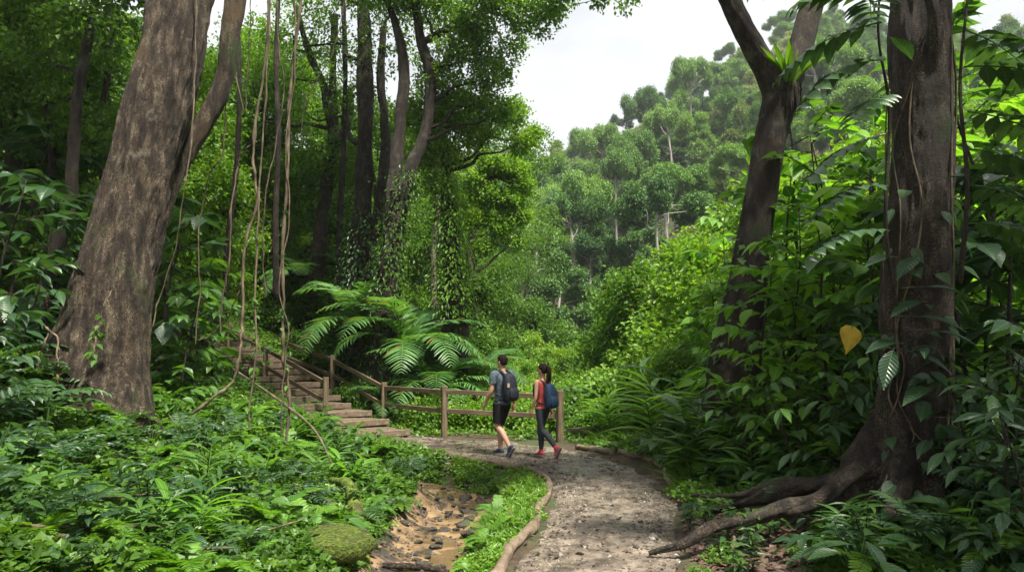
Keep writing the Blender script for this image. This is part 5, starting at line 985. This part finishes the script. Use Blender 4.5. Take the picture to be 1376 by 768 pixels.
M['shirt_grey'] = plain('grey_blue_shirt', (.085, .115, .14), .9, .18, 13, .2, .02); M['shorts_black'] = plain('black_shorts', (.010, .010, .012), .85, .2, 60)
M['top_coral'] = plain('coral_tank_top', (.50, .085, .08), .85, .15, 14, .2, .015); M['leggings'] = plain('charcoal_leggings', (.035, .04, .048), .75, .6, 45)
M['pack_black'] = plain('black_backpack_cloth', (.014, .016, .026), .7, .3, 80); M['pack_navy'] = plain('navy_backpack_cloth', (.014, .035, .075), .65, .3, 80)
M['strap'] = plain('strap_webbing', (.02, .02, .025), .8); M['label_tan'] = plain('tan_patch', (.45, .36, .2), .7)
M['shoe_blue'] = plain('navy_shoe', (.03, .05, .10), .7); M['shoe_pink'] = plain('coral_pink_shoe', (.5, .07, .09), .7); M['sole_grey'] = plain('grey_rubber_sole', (.22, .22, .22), .8); M['sock'] = plain('coral_sock', (.45, .06, .10), .9)
M['eye'] = plain('eye', (.05, .03, .02), .2, 0, 1, .5, 0)
def hand(mb, w, d, s=1.0):
    """relaxed hand hanging from wrist w along direction d (unit), palm towards the thigh"""
    w = np.array(w, float); d = nz(np.array(d, float)); f = np.array([0, 1., 0]); f = nz(f - d * (f @ d)); n = np.cross(d, f)
    limb(mb, [w - d * .02, w + d * .03, w + d * .075], [.024 * s, .03 * s, .030 * s])
    for k, (off, ln) in enumerate(zip((-.030, -.010, .011, .030), (.058, .070, .074, .066))):
        b = w + d * .085 * s + f * off * s; side = n * (1 if w[0] < 0 else -1)
        limb(mb, [b, b + d * ln * .45 * s, b + d * ln * .8 * s + side * .014, b + d * ln * s + side * .030], [.0095 * s, .009 * s, .008 * s, .0065 * s], 8)
    b = w + d * .03 * s + f * .026 * s; limb(mb, [b, b + f * .022 + d * .025, b + f * .03 + d * .055], [.012 * s, .010 * s, .008 * s], 8)
def walker(label, loc, rz, H, fem, mats):
    k = H / 1.78; root = thing('person', label, 'person', loc, rz); sw = .18 if fem else .205; hp = .095
    J = dict(hipL=(-hp, 0, .93), kneeL=(-.09, .02, .52), ankL=(-.085, -.29, .17), hipR=(hp, .0, .93), kneeR=(.085, .17, .50), ankR=(.08, .13, .085))
    if fem: J.update(kneeL=(-.08, -.06, .52), ankL=(-.07, -.40, .20), kneeR=(.07, .14, .50), ankR=(.06, .10, .085))
    def q(p): return np.array(p, float) * k
    shL, shR = (-sw, 0, 1.43), (sw, 0, 1.43)
    elL, haL = ((-.255, .02, 1.15), (-.27, .15, .93)) if not fem else ((-.225, -.015, 1.15), (-.235, .07, .91))
    elR, haR = ((.255, -.08, 1.15), (.27, -.03, .90)) if not fem else ((.225, -.08, 1.15), (.235, -.04, .91))
    b = MB(); f_ = .90 if fem else 1.04
    tr = [(0, 0, .86, .12, .09), (0, 0, .93, .158, .115 + .01 * fem), (0, .0, 1.02, .14 * (1 if not fem else .94), .10), (0, .005, 1.10, .128 * f_, .093 * f_), (0, .0, 1.25, .15 * f_, .108 * f_), (0, -.005, 1.36, .165 * f_, .108 * f_), (0, -.01, 1.43, .15 * f_, .085), (0, -.005, 1.475, .07, .06), (0, 0, 1.50, .052, .05)]
    def T(rs, g=0): return [(x*k, y*k, z*k, (rx+g)*k, (ry+g)*k) for x, y, z, rx, ry in rs]
    ring_stack(b, T(tr))
    ring_stack(b, T([(0, -.005, 1.46, .056 * f_, .056 * f_), (0, .0, 1.53, .052 * f_, .054 * f_), (0, .012, 1.57, .052, .056)]))
    ring_stack(b, T([(0, .03, 1.545, .028, .032), (0, .028, 1.565, .052, .066), (0, .02, 1.61, .066, .084), (0, .012, 1.66, .074, .092), (0, .005, 1.71, .074, .094), (0, .0, 1.75, .058, .076), (0, 0, 1.775, .02, .03)]))
    limb(b, [q((0, .10, 1.665)), q((0, .122, 1.635)), q((0, .105, 1.622))], [.008, .013, .011], 8)                       # nose
    limb(b, [q((-.02, .102, 1.598)), q((0, .106, 1.598)), q((.02, .102, 1.598))], [.006, .008, .006], 8)               # lips
    for s_ in (-1, 1): ring_stack(b, T([(s_*.078, 0, 1.62, .006, .01), (s_*.082, -.004, 1.645, .009, .02), (s_*.082, -.006, 1.67, .007, .014)]), 10)
    ar = np.array([.056, .05, .043, .038, .033, .026]) * (.80 if fem else 1) * k
    for sh, el, ha in ((shL, elL, haL), (shR, elR, haR)):
        sh, el, ha = q(sh), q(el), q(ha); limb(b, [sh * [.75, 1, 1] + [0, 0, .0], sh, (sh + el) / 2, el, el * .6 + ha * .4, ha], [ar[0] * 1.05, ar[0], ar[1], ar[2] * .92, ar[2] * .95, ar[5]])
        hand(b, ha, ha - el, k * (.92 if fem else 1))
    lg = np.array([.088, .078, .056, .057, .036]) * (.97 if fem else 1) * k
    for h, kn, an in (('hipL', 'kneeL', 'ankL'), ('hipR', 'kneeR', 'ankR')):
        h, kn, an = q(J[h]), q(J[kn]), q(J[an]); calf = kn * .68 + an * .32 + np.array([0, -.018, 0])
        limb(b, [h, (h + kn) / 2 + [0, .008, 0], kn, calf, an], lg); limb(b, [an, an + [0, .03, -.04]], [.036, .03])
    link('body', remeshed(b, 'body', M['skin'], .007, 3), root)
    for s_ in (-1, 1):
        e_ = MB(); ring_stack(e_, T([(s_*.03, .098, 1.648, .002, .002), (s_*.03, .099, 1.655, .011, .008), (s_*.03, .098, 1.662, .002, .002)]), 10); link('eye', e_.mesh('eye', M['eye']), root)
    # hair
    h_ = MB(); hr = [(0, -.05, 1.60, .05, .03), (0, -.042, 1.64, .072, .055), (0, -.022, 1.68, .080, .082), (0, -.006, 1.72, .083, .100), (0, -.003, 1.76, .070, .088), (0, -.004, 1.79, .04, .05), (0, -.004, 1.796, .01, .01)]
    ring_stack(h_, T(hr))
    if fem:
        ring_stack(h_, T([(0, -.05, 1.60, .055, .03), (0, -.055, 1.66, .076, .05), (0, -.05, 1.72, .07, .06)]))
        limb(h_, [q((0, -.09, 1.72)), q((0, -.135, 1.71)), q((0, -.155, 1.64)), q((.005, -.15, 1.55)), q((.0, -.135, 1.46)), q((0, -.13, 1.41))], [.028, .035, .043, .042, .032, .012])
        for a in np.linspace(-.03, .03, 5): limb(h_, [q((a, -.15, 1.62)), q((a * 1.6, -.16, 1.52)), q((a * 1.9, -.14, 1.42 - abs(a)))], [.018, .016, .004], 8)
    rh = np.random.default_rng(5 + fem)
    for _ in range(70):
        a, e_ = rh.uniform(0, 6.28), rh.uniform(-.3, 1.4); n_ = np.array([math.cos(a) * math.cos(e_) * .078, math.sin(a) * math.cos(e_) * .094 - .004, math.sin(e_) * .082 + 1.71])
        if n_[1] > .05 and n_[2] < 1.74: continue
        o_ = nz(n_ - np.array([0, 0, 1.68])); limb(h_, [q(n_ - o_ * .006), q(n_ + o_ * .008 + [0, 0, -.008]), q(n_ + o_ * .006 + rh.normal(size=3) * .008 + [0, -.004, -.022])], [.010, .008, .003], 6)
    link('hair', remeshed(h_, 'hair', M['hair'], .0045, 1), root)
    # upper garment
    g = MB(); t2 = [r for r in tr if r[2] > .9 and r[2] < 1.46]; lo = .90 if not fem else .93
    ring_stack(g, T([(0, 0, lo, .165, .125)] + [r for r in t2 if r[2] > lo + .03] + [(0, -.005, 1.465, .085, .066)], .014))
    if not fem:
        for sh, el in ((shL, elL), (shR, elR)):
            sh, el = q(sh), q(el); limb(g, [sh * [.6, 1, 1] + [0, 0, .005], sh, sh * .42 + el * .58], [.07 * k, .072 * k, .066 * k])
    else:
        for s_ in (-1, 1): limb(g, [q((s_*.09, .03, 1.40)), q((s_*.115, 0, 1.465)), q((s_*.09, -.04, 1.40))], [.03, .022, .03])
    link('shirt' if not fem else 'tank_top', remeshed(g, 'shirt', M[mats[0]], .008, 2), root)
    # lower garment
    g = MB(); ring_stack(g, T([(0, 0, .84, .135, .105), (0, 0, .90, .166, .123), (0, 0, .97, .156, .116), (0, 0, 1.0, .148, .11)], .008))
    for h, kn, an in (('hipL', 'kneeL', 'ankL'), ('hipR', 'kneeR', 'ankR')):
        h, kn, an = q(J[h]), q(J[kn]), q(J[an])
        if not fem: limb(g, [h, h * .55 + kn * .45, h * .12 + kn * .88], [.104 * k, .098 * k, .088 * k])
        else:
            calf = kn * .68 + an * .32 + np.array([0, -.018, 0]); limb(g, [h, (h + kn) / 2 + [0, .008, 0], kn, calf, an * .9 + kn * .1], lg + .007)
    link('shorts' if not fem else 'leggings', remeshed(g, 'shorts', M[mats[1]], .008, 2), root)
    # shoes
    for an, pit, nm in ((J['ankL'], 52 if not fem else 62, 'L'), (J['ankR'], 0, 'R')):
        an = q(an); s_ = MB(); u = MB()
        def foot(m, rings): ring_stack(m, rings)
        # built along +Y, sole at z=-.085, then pitched about the ankle
        for y, wd, hh in [(-.07, .034, .07), (-.03, .04, .085), (.03, .042, .08), (.09, .046, .055), (.15, .046, .045), (.19, .03, .035)]:
            pass
        ys = np.linspace(-.075, .19, 12); wd = np.interp(ys, [-.075, -.04, .05, .12, .17, .19], [.018, .038, .038, .047, .038, .014]) * k; top = np.interp(ys, [-.075, -.02, .04, .10, .19], [-.01, .025, .02, -.025, -.055]) * k
        for m, z0, z1, gr_ in ((u, -.07 * k, None, 0), (s_, -.092 * k, -.066 * k, .005)):
            th = np.linspace(0, 2*np.pi, 14, endpoint=False); V = []
            for y, w_, t_ in zip(ys, wd, top):
                zt = z1 if z1 is not None else t_; cz, rz_ = (z0 + zt) / 2, (zt - z0) / 2; cc, ss = np.cos(th), np.sin(th); cc, ss = np.sign(cc)*np.abs(cc)**.7, np.sign(ss)*np.abs(ss)**.7
                V.append(np.c_[(w_ + gr_) * cc, np.full(14, y * k * (1.03 if gr_ else 1)), cz + rz_ * ss])
            V = np.array(V); c_, s2 = math.cos(-R(pit)), math.sin(-R(pit)); Y, Z = V[..., 1].copy(), V[..., 2].copy(); V[..., 1] = Y * c_ - Z * s2; V[..., 2] = Y * s2 + Z * c_
            V = V + an; i, j = np.meshgrid(np.arange(11), np.arange(14), indexing='ij'); j2 = (j+1) % 14
            m.add(V.reshape(-1, 3), [np.stack([i*14+j, (i+1)*14+j, (i+1)*14+j2, i*14+j2], -1).reshape(-1, 4), np.array([list(range(14))]), np.array([list(range(11*14, 12*14))[::-1]])])
        sh = link('shoe', u.mesh('shoe', M[mats[2]]), root); link('sole', s_.mesh('sole', M['sole_grey']), sh)
        if fem:
            kk = q(J['kneeL' if nm == 'L' else 'kneeR']); d = nz(kk - an); c_ = MB(); limb(c_, [an - d * .01, an + d * .05], [.042 * k, .043 * k]); link('sock', c_.mesh('sock', M['sock']), root)
    return root
def backpack(label, loc, rz, k, mat, tanp):
    root = thing('backpack', label, 'backpack', loc, rz); b = MB()
    y = -.19
    ring_stack(b, [(0, y, .96*1.0, .07, .05), (0, y-.02, .98, .125, .085), (0, y-.03, 1.06, .145, .10), (0, y-.02, 1.2, .145, .095), (0, y-.005, 1.33, .13, .082), (0, y+.01, 1.42, .10, .06), (0, y+.02, 1.455, .05, .03)], 28, 2.7)
    b.V = [v * k for v in b.V]; link('pack_body', b.mesh('pack_body', M[mat]), root)
    b = MB(); ring_stack(b, [(0, y-.10, 1.0, .07, .03), (0, y-.115, 1.03, .105, .045), (0, y-.115, 1.13, .108, .042), (0, y-.10, 1.2, .09, .03)], 24, 3); b.V = [v * k for v in b.V]; link('pocket', b.mesh('pocket', M[mat]), root)
    for s_ in (-1, 1):
        b = MB(); tube(b, np.array([(s_*.07, y+.03, 1.41), (s_*.088, -.06, 1.488), (s_*.105, .03, 1.488), (s_*.125, .115, 1.40), (s_*.14, .115, 1.25), (s_*.165, .04, 1.12), (s_*.13, -.12, 1.05)]) * k, [.024, .024, .025, .025, .02, .012, .012], 10, 5, 0)
        link('strap', b.mesh('strap', M['strap']), root)
        if s_ > 5: b = MB(); tube(b, np.array([(s_*.10, y-.085, 1.36), (s_*.12, y-.115, 1.2), (s_*.12, y-.12, 1.04)]) * k, [.006, .007, .006], 6, 4, 0)
    b = MB(); tube(b, np.array([(-.03, y+.01, 1.44), (-.02, y+.0, 1.475), (.02, y+.0, 1.475), (.03, y+.01, 1.44)]) * k, [.007]*4, 6, 4, 0); link('handle', b.mesh('handle', M['strap']), root)
    if tanp:
        b = MB(); V = np.array([(-.02, 0, -.035), (.02, 0, -.035), (.02, 0, .035), (-.02, 0, .035), (-.02, -.006, -.035), (.02, -.006, -.035), (.02, -.006, .035), (-.02, -.006, .035)]); b.add(V, np.array([(0,1,2,3),(7,6,5,4),(0,4,5,1),(1,5,6,2),(2,6,7,3),(3,7,4,0)]))
        o = link('patch', b.mesh('patch', M['label_tan'], False), root); o.location = (-.118 * k, (y - .098) * k, 1.25 * k); o.rotation_euler = (0, 0, R(-40))
    return root
mx_, my_ = (675 - CX) / FPX * 12.0, 12.0; wx_, wy_ = (729 - CX) / FPX * 11.8, 11.8
TH = R(44)
walker('man in a grey t-shirt and black shorts walking towards the steps with a black backpack', (mx_, my_, path_z(mx_, my_) + .01), TH, 1.71, False, ('shirt_grey', 'shorts_black', 'shoe_blue'))
backpack('black backpack with a small tan patch worn by the man', (mx_, my_, path_z(mx_, my_) + .01), TH, 1.71/1.78, 'pack_black', True)
walker('woman with a dark ponytail, coral tank top and grey leggings walking behind the man', (wx_, wy_, path_z(wx_, wy_) + .01), R(46), 1.56, True, ('top_coral', 'leggings', 'shoe_pink'))
backpack('navy blue backpack worn by the woman', (wx_, wy_, path_z(wx_, wy_) + .01), R(46), 1.56/1.78 * .97, 'pack_navy', False)
